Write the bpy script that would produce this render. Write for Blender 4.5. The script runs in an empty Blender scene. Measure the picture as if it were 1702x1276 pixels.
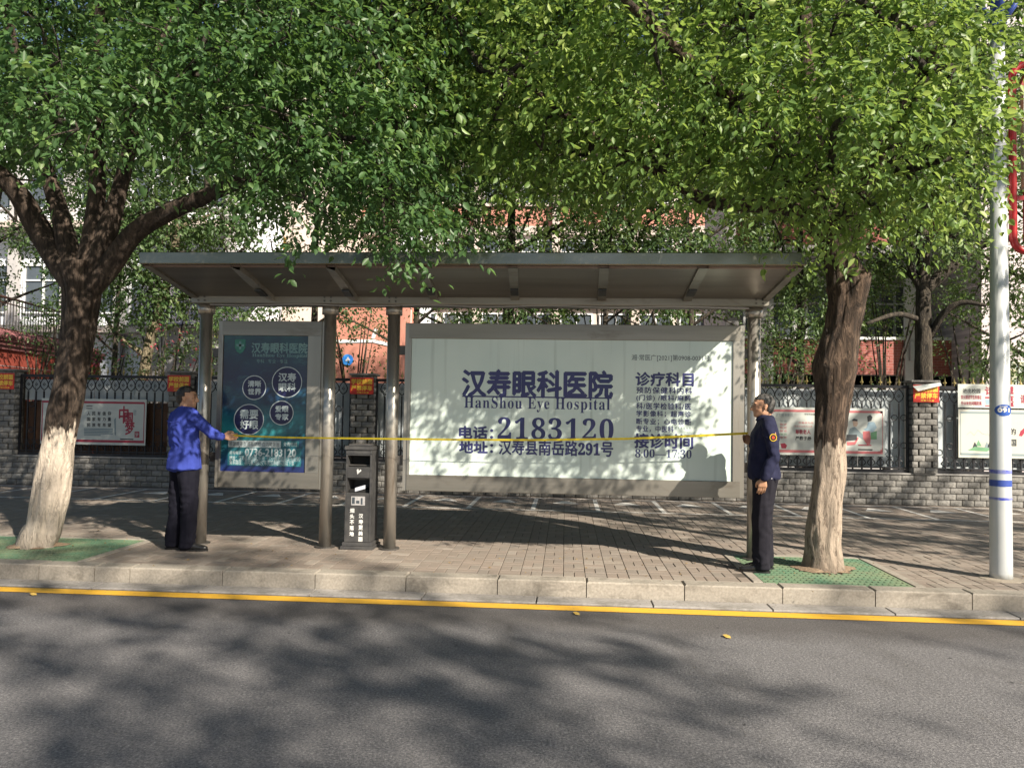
import bpy, bmesh, math, random
import numpy as np
from mathutils import Vector, Matrix, noise
random.seed(7); rng = np.random.default_rng(7)
R = math.radians
scn = bpy.context.scene
col = scn.collection

# ------------------------------------------------------------------ camera
YAW, PITCH, ROLL, FOC, EYE = R(4.0), R(2.05), R(0.9), 1280.0, 1.5
fw = Vector((-math.sin(YAW)*math.cos(PITCH), math.cos(YAW)*math.cos(PITCH), math.sin(PITCH)))
_r = Vector((math.cos(YAW), math.sin(YAW), 0)); _u = _r.cross(fw)
rt = math.cos(ROLL)*_r + math.sin(ROLL)*_u
up = -math.sin(ROLL)*_r + math.cos(ROLL)*_u
camd = bpy.data.cameras.new('camera'); cam = bpy.data.objects.new('camera', camd); col.objects.link(cam)
camd.sensor_width = 36; camd.lens = FOC/1702*36; camd.clip_start = 0.05; camd.clip_end = 2000
M = Matrix((rt, up, -fw)).transposed().to_4x4(); M.translation = (0, 0, EYE); cam.matrix_world = M
scn.camera = cam
# ------------------------------------------------------------------ light
SUN_AZ, SUN_EL = 45.0, 35.0     # light travels towards -X +Y
travel = Vector((-math.sin(R(SUN_AZ))*math.cos(R(SUN_EL)), math.cos(R(SUN_AZ))*math.cos(R(SUN_EL)), -math.sin(R(SUN_EL))))
world = bpy.data.worlds.new('World'); scn.world = world; world.use_nodes = True
nt = world.node_tree; bg = nt.nodes['Background']
sky = nt.nodes.new('ShaderNodeTexSky'); sky.sky_type = 'NISHITA'; sky.sun_disc = False
sky.sun_elevation = R(SUN_EL); sky.sun_rotation = math.atan2(-travel.x, -travel.y)
nt.links.new(sky.outputs[0], bg.inputs[0]); bg.inputs[1].default_value = 0.052
sd = bpy.data.lights.new('sun', 'SUN'); sd.energy = 5.0; sd.angle = R(0.6); sd.color = (1, .90, .76)
sun = bpy.data.objects.new('sun', sd); col.objects.link(sun)
sun.rotation_euler = travel.to_track_quat('-Z', 'Y').to_euler(); sun.location = (8, -8, 12)
scn.view_settings.view_transform = 'Standard'; scn.view_settings.look = 'None'
scn.view_settings.exposure = 1.05; scn.view_settings.gamma = 1; scn.view_settings.use_curve_mapping = False
scn.render.engine = 'CYCLES'
scn.cycles.max_bounces = 7; scn.cycles.transparent_max_bounces = 8; scn.cycles.use_denoising = True

def at(x, y, Y=None, Z=None):
    """the point of the plane Y=... (or Z=...) that a survey of the photograph puts at pixel x, y"""
    d = fw + rt*((x-851)/FOC) - up*((y-638)/FOC)
    t = Y/d.y if Y is not None else (Z-EYE)/d.z
    return Vector((0, 0, EYE)) + d*t

# ------------------------------------------------------------------ materials
MATS = {}
def nodes(name):
    m = bpy.data.materials.new(name); m.use_nodes = True
    return m, m.node_tree, m.node_tree.nodes['Principled BSDF']
def mixc(nt, fac, a, b, mode='MIX'):
    n = nt.nodes.new('ShaderNodeMix'); n.data_type = 'RGBA'; n.blend_type = mode
    for s, v in ((0, fac), (6, a), (7, b)):
        if hasattr(v, 'default_value') or hasattr(v, 'is_linked'): nt.links.new(v, n.inputs[s])
        elif s == 0: n.inputs[0].default_value = v
        else: n.inputs[s].default_value = (*v[:3], 1)
    return n.outputs[2]
def mathn(nt, op, a, b=0.0, c=None):
    n = nt.nodes.new('ShaderNodeMath'); n.operation = op
    for i, v in enumerate((a, b, c)):
        if v is None: continue
        if hasattr(v, 'is_linked'): nt.links.new(v, n.inputs[i])
        else: n.inputs[i].default_value = v
    return n.outputs[0]
def noisef(nt, scale, detail=4, rough=.6, stretch=None, coord='Object', dist=0):
    tc = nt.nodes.new('ShaderNodeTexCoord'); n = nt.nodes.new('ShaderNodeTexNoise')
    n.inputs['Scale'].default_value = scale; n.inputs['Detail'].default_value = detail
    n.inputs['Roughness'].default_value = rough; n.inputs['Distortion'].default_value = dist
    src = tc.outputs[coord]
    if coord == 'World':
        pass
    if stretch:
        mp = nt.nodes.new('ShaderNodeMapping'); mp.inputs['Scale'].default_value = stretch
        nt.links.new(src, mp.inputs[0]); src = mp.outputs[0]
    nt.links.new(src, n.inputs['Vector'])
    return n.outputs['Fac']
def ramp(nt, fac, stops):
    n = nt.nodes.new('ShaderNodeValToRGB'); nt.links.new(fac, n.inputs[0])
    e = n.color_ramp.elements
    while len(e) < len(stops): e.new(.5)
    for i, (p, c) in enumerate(stops):
        e[i].position = p; e[i].color = (*c, 1) if len(c) == 3 else c
    return n.outputs[0]
def bump(nt, bs, h, strength, dist=.01):
    n = nt.nodes.new('ShaderNodeBump'); n.inputs['Strength'].default_value = strength; n.inputs['Distance'].default_value = dist
    nt.links.new(h, n.inputs['Height']); nt.links.new(n.outputs[0], bs.inputs['Normal'])
def mat(name, c1, c2=None, scale=8, rough=.7, metal=0, bs_=0, bscale=None, bdist=.01, stretch=None, rnd=0, spec=.5, detail=5):
    """two-tone noisy surface; rnd = spread of brightness from piece to piece"""
    if name in MATS: return MATS[name]
    m, nt, b = nodes(name)
    b.inputs['Roughness'].default_value = rough; b.inputs['Metallic'].default_value = metal
    b.inputs['Specular IOR Level'].default_value = spec
    c2 = c2 or c1
    f = noisef(nt, scale, detail, .6, stretch)
    f2 = ramp(nt, f, [(.3, (0, 0, 0)), (.7, (1, 1, 1))])
    c = mixc(nt, f2, c1, c2)
    if rnd:
        oi = nt.nodes.new('ShaderNodeObjectInfo'); atn = nt.nodes.new('ShaderNodeAttribute'); atn.attribute_name = 'tint'
        s = mathn(nt, 'FRACT', mathn(nt, 'ADD', oi.outputs['Random'], atn.outputs['Fac']))
        k = mathn(nt, 'MULTIPLY_ADD', s, 2*rnd, 1-rnd)
        hv = nt.nodes.new('ShaderNodeHueSaturation'); nt.links.new(k, hv.inputs['Value']); nt.links.new(c, hv.inputs['Color'])
        c = hv.outputs[0]
    nt.links.new(c, b.inputs['Base Color'])
    if bs_: bump(nt, b, noisef(nt, bscale or scale, 6, .65, stretch), bs_, bdist)
    MATS[name] = m; return m

# ------------------------------------------------------------------ mesh helpers
class MB:
    def __init__(s): s.v = []; s.f = []; s.m = []; s.tint = []; s.cur = 0
    def face(s, pts, mi=0):
        n = len(s.v); s.v += [tuple(p) for p in pts]; s.f.append(tuple(range(n, n+len(pts)))); s.m.append(mi); s.tint.append(s.cur)
    def box(s, x0, x1, y0, y1, z0, z1, mi=0, ch=0, tr=None):
        """box; ch = chamfer of the edges round the -Y face and the top"""
        n = len(s.v)
        c = ch
        if not c:
            P = [(x0,y0,z0),(x1,y0,z0),(x1,y1,z0),(x0,y1,z0),(x0,y0,z1),(x1,y0,z1),(x1,y1,z1),(x0,y1,z1)]
            F = [(0,3,2,1),(4,5,6,7),(0,1,5,4),(1,2,6,5),(2,3,7,6),(3,0,4,7)]
        else:
            P = []
            for z, k in ((z0, 1), (z0+c, 0), (z1-c, 0), (z1, 1)):
                i = c*k
                P += [(x0+i,y0+i,z),(x1-i,y0+i,z),(x1-i,y1-i,z),(x0+i,y1-i,z)]
            F = [(0,3,2,1),(12,13,14,15)]
            for L in (0, 4, 8):
                for a in range(4):
                    b = (a+1) % 4; F.append((L+a, L+b, L+4+b, L+4+a))
        if tr: P = [tr(Vector(p)) for p in P]
        s.v += [tuple(p) for p in P]; s.f += [tuple(i+n for i in f) for f in F]
        s.m += [mi]*len(F); s.tint += [s.cur]*len(F)
    def tube(s, pts, rad, seg=8, mi=0, cap=True):
        pts = [Vector(p) for p in pts]
        if not hasattr(rad, '__len__'): rad = [rad]*len(pts)
        n = len(s.v); prev = None
        for i, p in enumerate(pts):
            d = (pts[min(i+1, len(pts)-1)] - pts[max(i-1, 0)]).normalized()
            if prev is None: a = d.orthogonal().normalized()
            else: a = (prev - d*prev.dot(d)).normalized()
            prev = a; b = d.cross(a)
            for k in range(seg):
                t = 2*math.pi*k/seg
                s.v.append(tuple(p + (a*math.cos(t) + b*math.sin(t))*rad[i]))
        for i in range(len(pts)-1):
            for k in range(seg):
                k2 = (k+1) % seg
                s.f.append((n+i*seg+k, n+i*seg+k2, n+(i+1)*seg+k2, n+(i+1)*seg+k)); s.m.append(mi); s.tint.append(s.cur)
        if cap:
            s.f.append(tuple(n+k for k in reversed(range(seg)))); s.f.append(tuple(n+(len(pts)-1)*seg+k for k in range(seg)))
            s.m += [mi, mi]; s.tint += [s.cur]*2
    def prism(s, poly, y0, y1, mi=0):
        """outline in x, z pushed from y0 to y1"""
        n = len(s.v); k = len(poly)
        s.v += [(x, y0, z) for x, z in poly] + [(x, y1, z) for x, z in poly]
        s.f.append(tuple(n+i for i in range(k))); s.f.append(tuple(n+k+i for i in reversed(range(k))))
        for i in range(k):
            j = (i+1) % k; s.f.append((n+j, n+i, n+k+i, n+k+j))
        s.m += [mi]*(k+2); s.tint += [s.cur]*(k+2)
    def mesh(s, name, mats, smooth=False, tint=False):
        me = bpy.data.meshes.new(name); me.from_pydata(s.v, [], s.f)
        for m in (mats if isinstance(mats, (list, tuple)) else [mats]): me.materials.append(m)
        me.polygons.foreach_set('material_index', s.m)
        if smooth: me.polygons.foreach_set('use_smooth', [True]*len(s.f))
        if tint:
            a = me.attributes.new('tint', 'FLOAT', 'FACE'); a.data.foreach_set('value', s.tint)
        me.update(); return me
    def obj(s, name, mats, parent=None, smooth=False, tint=False, loc=None):
        return link(name, s.mesh(name, mats, smooth, tint), parent, loc)
def link(name, me, parent=None, loc=None, rot=None):
    o = bpy.data.objects.new(name, me); col.objects.link(o)
    if parent: o.parent = parent
    if loc is not None: o.location = loc
    if rot is not None: o.rotation_euler = rot
    return o
def tag(o, label=None, cat=None, group=None, kind=None):
    if label: o['label'] = label
    if cat: o['category'] = cat
    if group: o['group'] = group
    if kind: o['kind'] = kind
    return o
def thing(name, label, cat, loc=(0, 0, 0), group=None):
    o = bpy.data.objects.new(name, None); col.objects.link(o); o.location = loc; o.empty_display_size = .2
    return tag(o, label, cat, group)
def one_box(name, m, parent, x0, x1, y0, y1, z0, z1, ch=0.004):
    b = MB(); b.box(x0, x1, y0, y1, z0, z1, ch=ch); return b.obj(name, m, parent)
def deform(o, fn):
    me = o.data
    for v in me.vertices: v.co = fn(v.co)
    me.update()

TEXTS = []
def text(s, box, y, m, parent, bold=0.0, name='lettering', rot=None, spacing=1.0):
    """flat print facing -Y filling box = (x0, x1, z0, z1); converted to a mesh at the end"""
    c = bpy.data.curves.new(name, 'FONT'); c.body = s; c.size = 1; c.resolution_u = 2; c.space_character = spacing
    c.space_line = .95
    o = bpy.data.objects.new('tmp_text', c); col.objects.link(o)
    TEXTS.append((o, box, y, m, parent, bold, name))
def flush_texts():
    bpy.context.view_layer.update(); dg = bpy.context.evaluated_depsgraph_get()
    for o, box, y, m, parent, bold, name in TEXTS:
        me = bpy.data.meshes.new_from_object(o.evaluated_get(dg))
        n = len(me.vertices); co = np.empty(n*3); me.vertices.foreach_get('co', co); co = co.reshape(-1, 3)
        lo, hi = co.min(0), co.max(0); x0, x1, z0, z1 = box
        X = x0 + (co[:, 0]-lo[0])/(hi[0]-lo[0])*(x1-x0); Z = z0 + (co[:, 1]-lo[1])/(hi[1]-lo[1])*(z1-z0)
        faces = [tuple(p.vertices) for p in me.polygons]
        V = []; F = []
        offs = [(0, 0)] if not bold else [(-bold, 0), (bold, 0), (0, bold), (0, -bold), (0, 0)]
        for k, (a, b) in enumerate(offs):
            V += [(X[i]+a, y-.0002*k, Z[i]+b) for i in range(n)]; F += [tuple(i+n*k for i in f) for f in faces]
        nm = bpy.data.meshes.new(name); nm.from_pydata(V, [], F); nm.materials.append(m)
        link(name, nm, parent)
        cu = o.data; bpy.data.objects.remove(o); bpy.data.curves.remove(cu); bpy.data.meshes.remove(me)

# ================================================================== MATERIALS
def asphalt_mat():
    m, nt, b = nodes('asphalt')
    big = noisef(nt, .7, 5, .6); agg = noisef(nt, 66, 4, .8); agg2 = noisef(nt, 190, 2, .6)
    c = ramp(nt, agg, [(.35, (.045, .046, .052)), (.48, (.13, .128, .137)), (.58, (.225, .219, .226)), (.71, (.46, .447, .445))])
    c = mixc(nt, mathn(nt, 'MULTIPLY', big, .3), c, (.07, .066, .066))
    st = noisef(nt, 1.6, 4, .7, (1.0, .35, 1), dist=1.2)
    c = mixc(nt, ramp(nt, st, [(.56, (0, 0, 0)), (.75, (.5, .5, .5))]), c, (.05, .047, .046))
    c = mixc(nt, .2, c, ramp(nt, agg2, [(.4, (.05, .05, .05)), (.65, (.3, .29, .28))]))
    geo = nt.nodes.new('ShaderNodeNewGeometry'); sp = nt.nodes.new('ShaderNodeSeparateXYZ'); nt.links.new(geo.outputs['Position'], sp.inputs[0])
    # the seam of fresher, darker tar along the gutter
    edge = mathn(nt, 'ADD', mathn(nt, 'MULTIPLY', noisef(nt, 2.5, 4), .5), sp.outputs['Y'])
    c = mixc(nt, ramp(nt, mathn(nt, 'MULTIPLY_ADD', edge, .9, -5.4), [(.0, (0, 0, 0)), (.35, (.55, .55, .55))]), c, (.045, .038, .034))
    tc = nt.nodes.new('ShaderNodeTexCoord'); vo = nt.nodes.new('ShaderNodeTexVoronoi'); vo.inputs['Scale'].default_value = 3.2; vo.inputs['Randomness'].default_value = 1
    nt.links.new(tc.outputs['Object'], vo.inputs['Vector'])      # small tar pits
    dd = mathn(nt, 'ADD', vo.outputs['Distance'], mathn(nt, 'MULTIPLY', noisef(nt, 40, 4), .12)); c = mixc(nt, ramp(nt, dd, [(.085, (.9, .9, .9)), (.115, (0, 0, 0))]), c, (.02, .02, .022))
    nt.links.new(c, b.inputs['Base Color']); b.inputs['Roughness'].default_value = .75
    bump(nt, b, agg, .9, .008); return m
M_ASPH = asphalt_mat()
M_GRAN = mat('granite', (.24, .215, .18), (.36, .325, .275), 45, .8, bs_=.5, bscale=90, bdist=.004, rnd=.05)
M_GUT = mat('gutter_stone', (.24, .225, .21), (.34, .32, .3), 35, .8, bs_=.4, bscale=60, bdist=.003, rnd=.08)
def yellow_mat():
    m, nt, b = nodes('yellow_paint'); c = mixc(nt, noisef(nt, 6, 4), (.76, .42, .02), (.60, .34, .04))
    w = ramp(nt, noisef(nt, 26, 6, .75), [(.58, (0, 0, 0)), (.68, (.75, .75, .75))]); c = mixc(nt, w, c, (.16, .13, .10))
    nt.links.new(c, b.inputs['Base Color']); b.inputs['Roughness'].default_value = .65; bump(nt, b, noisef(nt, 70, 4), .5, .003); return m
M_YEL = yellow_mat()
def paving_mat():
    m, nt, b = nodes('paving_brick')
    oi = nt.nodes.new('ShaderNodeObjectInfo'); a = nt.nodes.new('ShaderNodeAttribute'); a.attribute_name = 'tint'
    s = mathn(nt, 'FRACT', mathn(nt, 'ADD', oi.outputs['Random'], a.outputs['Fac']))
    c = ramp(nt, s, [(0, (.25, .195, .16)), (.28, (.22, .18, .15)), (.5, (.28, .215, .175)), (.7, (.205, .18, .16)), (.88, (.31, .265, .22)), (1, (.38, .335, .29))])
    c = mixc(nt, noisef(nt, 5, 6, .7), c, (.15, .13, .11)); c = mixc(nt, mathn(nt, 'MULTIPLY', noisef(nt, 90, 3), .35), c, (.36, .31, .26))
    geo = nt.nodes.new('ShaderNodeNewGeometry'); sp = nt.nodes.new('ShaderNodeSeparateXYZ'); nt.links.new(geo.outputs['Position'], sp.inputs[0])
    nt.links.new(c, b.inputs['Base Color']); b.inputs['Roughness'].default_value = .72
    bump(nt, b, noisef(nt, 60, 4), .4, .004); return m
M_PAVE = paving_mat()
M_JOINT = mat('joint_sand', (.07, .06, .048), (.12, .10, .08), 20, .95)
M_PLINE = mat('worn_white_paint', (.74, .72, .68), (.50, .48, .44), 14, .8)
M_GREEN = mat('green_grate', (.075, .20, .125), (.20, .24, .14), 2.2, .6, bs_=.3, bscale=60, bdist=.002)
M_SOIL = mat('soil', (.20, .14, .09), (.30, .22, .15), 25, .95, bs_=1, bscale=40, bdist=.02)
M_STEEL = mat('brushed_steel', (.40, .38, .34), (.29, .28, .25), 3, .38, .7, bs_=.12, bscale=40, bdist=.002, stretch=(1, 1, .05))
M_STEELH = mat('brushed_steel_long', (.36, .335, .29), (.22, .21, .185), 5, .42, .75, bs_=.12, bscale=40, bdist=.002, stretch=(.06, 1, 1))
M_STEELP = mat('steel_post', (.52, .49, .44), (.38, .36, .325), 4, .32, .75, bs_=.1, bscale=30, bdist=.002, stretch=(1, 1, .25))
M_DARKST = mat('dark_steel', (.09, .085, .08), (.16, .15, .14), 9, .5, .7, bs_=.2, bdist=.003)
M_IRON = mat('black_iron', (.012, .013, .016), (.03, .03, .035), 20, .45, .3)
M_GOLD = mat('gold_paint', (.42, .33, .12), (.3, .24, .1), 20, .45, .5)
def screen_mat():
    m, nt, b = nodes('pale_panel')
    f = noisef(nt, 1.4, 3, .5); st = noisef(nt, 3, 5, .65, (5, 1, .12))
    c = ramp(nt, f, [(.3, (.58, .69, .65)), (.7, (.70, .79, .73))])
    c = mixc(nt, ramp(nt, st, [(.56, (0, 0, 0)), (.78, (.55, .55, .55))]), c, (.28, .34, .30))
    nt.links.new(c, b.inputs['Base Color']); b.inputs['Roughness'].default_value = .22
    b.inputs['Coat Weight'].default_value = .4; b.inputs['Coat Roughness'].default_value = .06; return m
M_PANEL = screen_mat()
M_NAVY = mat('navy_print', (.025, .035, .13), (.05, .05, .17), 2, .4)
M_INK = mat('dark_print', (.06, .075, .09), None, 5, .5)
M_GREYPR = mat('faded_print', (.22, .28, .30), None, 5, .5)
def poster_mat():
    m, nt, b = nodes('blue_poster')
    tc = nt.nodes.new('ShaderNodeTexCoord'); sp = nt.nodes.new('ShaderNodeSeparateXYZ'); nt.links.new(tc.outputs['Generated'], sp.inputs[0])
    c = ramp(nt, sp.outputs['Z'], [(0, (.02, .025, .13)), (.13, (.015, .09, .14)), (.3, (.03, .24, .26)), (.5, (.012, .07, .12)), (.7, (.008, .02, .08)), (1, (.01, .07, .09))])
    st = noisef(nt, 4, 5, .65, (1, 1, 2.2), dist=1.5)
    c = mixc(nt, ramp(nt, st, [(.52, (0, 0, 0)), (.8, (.4, .4, .4))]), c, (.07, .26, .27))
    c = mixc(nt, ramp(nt, noisef(nt, 2.2, 3), [(.42, (0, 0, 0)), (.66, (.85, .85, .85))]), c, (.006, .010, .055))
    nt.links.new(c, b.inputs['Base Color']); b.inputs['Roughness'].default_value = .2
    b.inputs['Coat Weight'].default_value = .25; b.inputs['Coat Roughness'].default_value = .04; return m
M_POST = poster_mat()
M_PALEPR = mat('pale_print', (.55, .62, .62), (.40, .48, .50), 6, .4)
M_DIMPR = mat('dim_print', (.20, .34, .33), (.13, .25, .27), 6, .4)
M_DISC = mat('deep_blue_disc', (.012, .014, .05), (.02, .022, .09), 3, .3)
M_TEAL = mat('teal_bar', (.02, .11, .14), (.03, .16, .19), 3, .35)
def bark_mat(name, dark, light, wash_z, wash):
    m, nt, b = nodes(name)
    f = noisef(nt, 11, 8, .72, (1.8, 1.8, .42), dist=1.1); g = noisef(nt, 3, 4)
    c = ramp(nt, f, [(.36, tuple(v*.25 for v in dark)), (.5, dark), (.64, light)])
    c = mixc(nt, ramp(nt, g, [(.5, (0, 0, 0)), (.75, (.5, .5, .5))]), c, tuple(v*.8 for v in light))
    if wash:
        geo = nt.nodes.new('ShaderNodeNewGeometry'); sp = nt.nodes.new('ShaderNodeSeparateXYZ'); nt.links.new(geo.outputs['Position'], sp.inputs[0])
        # lime wash up to wash_z with a ragged edge, worn off in the furrows and near the soil
        edge = mathn(nt, 'MULTIPLY_ADD', noisef(nt, 7, 3, .6, (2, 2, .6)), .55, -.27)
        k = mathn(nt, 'MULTIPLY_ADD', mathn(nt, 'ADD', mathn(nt, 'MULTIPLY', sp.outputs['Z'], -1.0), edge), 30, wash_z*30)
        k = mathn(nt, 'MINIMUM', mathn(nt, 'MAXIMUM', k, 0.0), 1.0)
        wear = ramp(nt, noisef(nt, 14, 6, .75, (1.5, 1.5, .35), dist=.5), [(.36, (0, 0, 0)), (.46, (1, 1, 1))])
        k = mathn(nt, 'MULTIPLY', k, mathn(nt, 'MAXIMUM', wear, wash[3]))
        low = ramp(nt, mathn(nt, 'ADD', sp.outputs['Z'], mathn(nt, 'MULTIPLY', noisef(nt, 6, 4), .35)), [(.15, (.45, .45, .45)), (.42, (1, 1, 1))])
        k = mathn(nt, 'MULTIPLY', k, low)
        c = mixc(nt, k, c, mixc(nt, noisef(nt, 20, 4), wash[:3], tuple(v*.72 for v in wash[:3])))
    nt.links.new(c, b.inputs['Base Color']); b.inputs['Roughness'].default_value = .9
    bump(nt, b, f, 1.0, .05); return m
M_BARKL = bark_mat('bark_washed', (.055, .038, .027), (.14, .10, .075), 1.22, (.78, .67, .55, .6))
M_BARKR = bark_mat('bark_dusty', (.055, .035, .023), (.17, .115, .08), 1.25, (.52, .42, .33, .4))
M_BARK = bark_mat('bark', (.04, .032, .024), (.11, .09, .065), 0, None)
M_BARKP = bark_mat('bark_pale', (.17, .14, .09), (.33, .28, .19), 0, None)
def leaf_mat(name, dark, mid, bright, trans, tw=.45):
    m, nt, b = nodes(name); out = nt.nodes['Material Output']
    a = nt.nodes.new('ShaderNodeAttribute'); a.attribute_name = 'tint'
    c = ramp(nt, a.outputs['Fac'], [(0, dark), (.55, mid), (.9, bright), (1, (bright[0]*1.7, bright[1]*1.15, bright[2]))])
    nt.links.new(c, b.inputs['Base Color']); b.inputs['Roughness'].default_value = .46; b.inputs['Specular IOR Level'].default_value = .5
    t = nt.nodes.new('ShaderNodeBsdfTranslucent'); nt.links.new(mixc(nt, .55, c, trans), t.inputs['Color'])
    mx = nt.nodes.new('ShaderNodeMixShader'); mx.inputs[0].default_value = tw
    nt.links.new(b.outputs[0], mx.inputs[1]); nt.links.new(t.outputs[0], mx.inputs[2]); nt.links.new(mx.outputs[0], out.inputs['Surface'])
    return m
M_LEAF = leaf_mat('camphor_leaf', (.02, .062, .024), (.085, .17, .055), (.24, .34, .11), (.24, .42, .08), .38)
M_LEAFR = leaf_mat('sunlit_camphor_leaf', (.03, .085, .028), (.16, .265, .065), (.45, .53, .165), (.48, .64, .12), .44)  # same leaf for the right crown, its sunlit brightness put into the colours
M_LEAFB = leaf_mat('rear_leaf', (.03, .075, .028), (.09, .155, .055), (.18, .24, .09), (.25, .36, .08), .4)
M_PINK = leaf_mat('pink_petal', (.6, .1, .16), (.7, .15, .2), (.8, .2, .22), (.8, .2, .2))

# ================================================================== GROUND
b = MB(); b.face([(-400, -400, -.15), (400, -400, -.15), (400, 6.75, -.15), (-400, 6.75, -.15)]); tag(b.obj('road', M_ASPH), kind='structure')
b = MB(); b.face([(-400, 6.74, -.22), (400, 6.74, -.22), (400, 400, -.22), (-400, 400, -.22)])
tag(b.obj('ground', mat('earth', (.16, .14, .11), (.22, .2, .16), 3, .9)), kind='structure')
# yard behind the fence
b = MB(); b.box(-30, 30, 13.98, 60, -.2, .02); tag(b.obj('school_yard_ground', mat('yard', (.2, .19, .17), (.27, .25, .22), 3, .9)), kind='structure')
b = MB(); b.face([(-30, 6.50, -.146), (30, 6.50, -.146), (30, 6.66, -.146), (-30, 6.66, -.146)]); tag(b.obj('yellow_line', M_YEL), kind='structure')
# gutter stones
gut = tag(bpy.data.objects.new('gutter', None), kind='structure'); col.objects.link(gut)
gm = None
gb = MB(); gb.box(-.494, .494, 6.70, 6.925, -.2, -.135, ch=.004); gmesh = gb.mesh('gutter_stone', M_GUT)
for i in range(-14, 15): link('gutter_stone', gmesh, gut, (i*1.0+.27, 0, 0))
kerb = tag(bpy.data.objects.new('kerb', None), kind='structure'); col.objects.link(kerb)
joints = [-13.2, -12.2, -11.25, -10.3, -9.35, -8.4, -7.45, -6.5, -5.6] + [at(x, 955+(x-851)*.024, Y=6.93).x for x in (65, 157, 216, 370, 524, 675, 827, 975, 1138, 1301, 1455, 1616)] + [5.1, 6.0, 7.0, 8, 9, 10, 11, 12, 13]
for i in range(len(joints)-1):
    bb = MB(); bb.box(joints[i]+.004, joints[i+1]-.004, 6.93, 7.13, -.2, .004, ch=.012)
    link('kerb_stone', bb.mesh('kerb_stone', M_GRAN), kerb, (0, random.uniform(-.003, .003), random.uniform(-.003, .002)))
# tree pits (x0, x1, y0, y1)
PITL = (-6.85, -4.65, 7.13, 8.35); PITR = (1.80, 3.12, 7.13, 8.45)
pave = tag(bpy.data.objects.new('pavement', None), kind='structure'); col.objects.link(pave)
bb = MB(); bb.box(-14, 14, 7.13, 13.74, -.2, -.006); bb.obj('bedding', M_JOINT, pave)
bricks = []
S = .2
def inpit(x0, x1, y0, y1):
    for p in (PITL, PITR):
        if x1 > p[0]-.01 and x0 < p[1]+.01 and y0 < p[3]+.01: return True
    return False
for j in range(33):
    for i in range(-70, 70):
        x, y = i*S, 7.135+j*S
        if (i+j) % 2: rs = [(x, x+S, y, y+S/2), (x, x+S, y+S/2, y+S)]
        else: rs = [(x, x+S/2, y, y+S), (x+S/2, x+S, y, y+S)]
        for r in rs:
            if not inpit(*r) and r[3] < 13.75: bricks.append(r)
vis = [r for r in bricks if -4.65 < r[0] < 1.75 or 3.3 < r[0] < 4.6]
vis.sort(key=lambda r: r[2]); big = set(vis[:300])
g = .003
def bmesh_(w, d):
    b_ = MB(); b_.box(g, w-g, g, d-g, -.045, 0, ch=.003); return b_.mesh('paving_brick', M_PAVE)
ba, bb2 = bmesh_(S, S/2), bmesh_(S/2, S)
for r in vis[:300]:
    o = link('paving_brick', ba if r[1]-r[0] > .15 else bb2, pave, (r[0], r[2], random.uniform(-.002, .002)))
b = MB()
for r in bricks:
    if r in big: continue
    b.cur = random.random(); z = random.uniform(-.002, .002)
    b.box(r[0]+g, r[1]-g, r[2]+g, r[3]-g, -.03, z, ch=.003)
tag(b.obj('paving_brick_field', M_PAVE, pave, tint=True), kind='stuff')
# bicycle parking marks
def sheet(name, pts, m, parent, z=.005):
    b_ = MB(); b_.face([(x, y, z) for x, y in pts]); b_.obj(name, m, parent)
for y0, w in ((11.78, .07), (13.42, .06)):
    sheet('painted_line', [(-13, y0), (13, y0), (13, y0+w), (-13, y0+w)], M_PLINE, pave)
for k in range(-12, 13):
    x = .52+k*1.0
    sheet('painted_line', [(x-.035, 11.851), (x+.035, 11.851), (x+.035, 13.419), (x-.035, 13.419)], M_PLINE, pave)
    if -9 < k < 7:
        c = x+.5
        sheet('painted_arrow', [(c-.22, 12.72), (c+.22, 12.72), (c+.05, 13.1), (c-.05, 13.1)], M_PLINE, pave)
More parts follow.
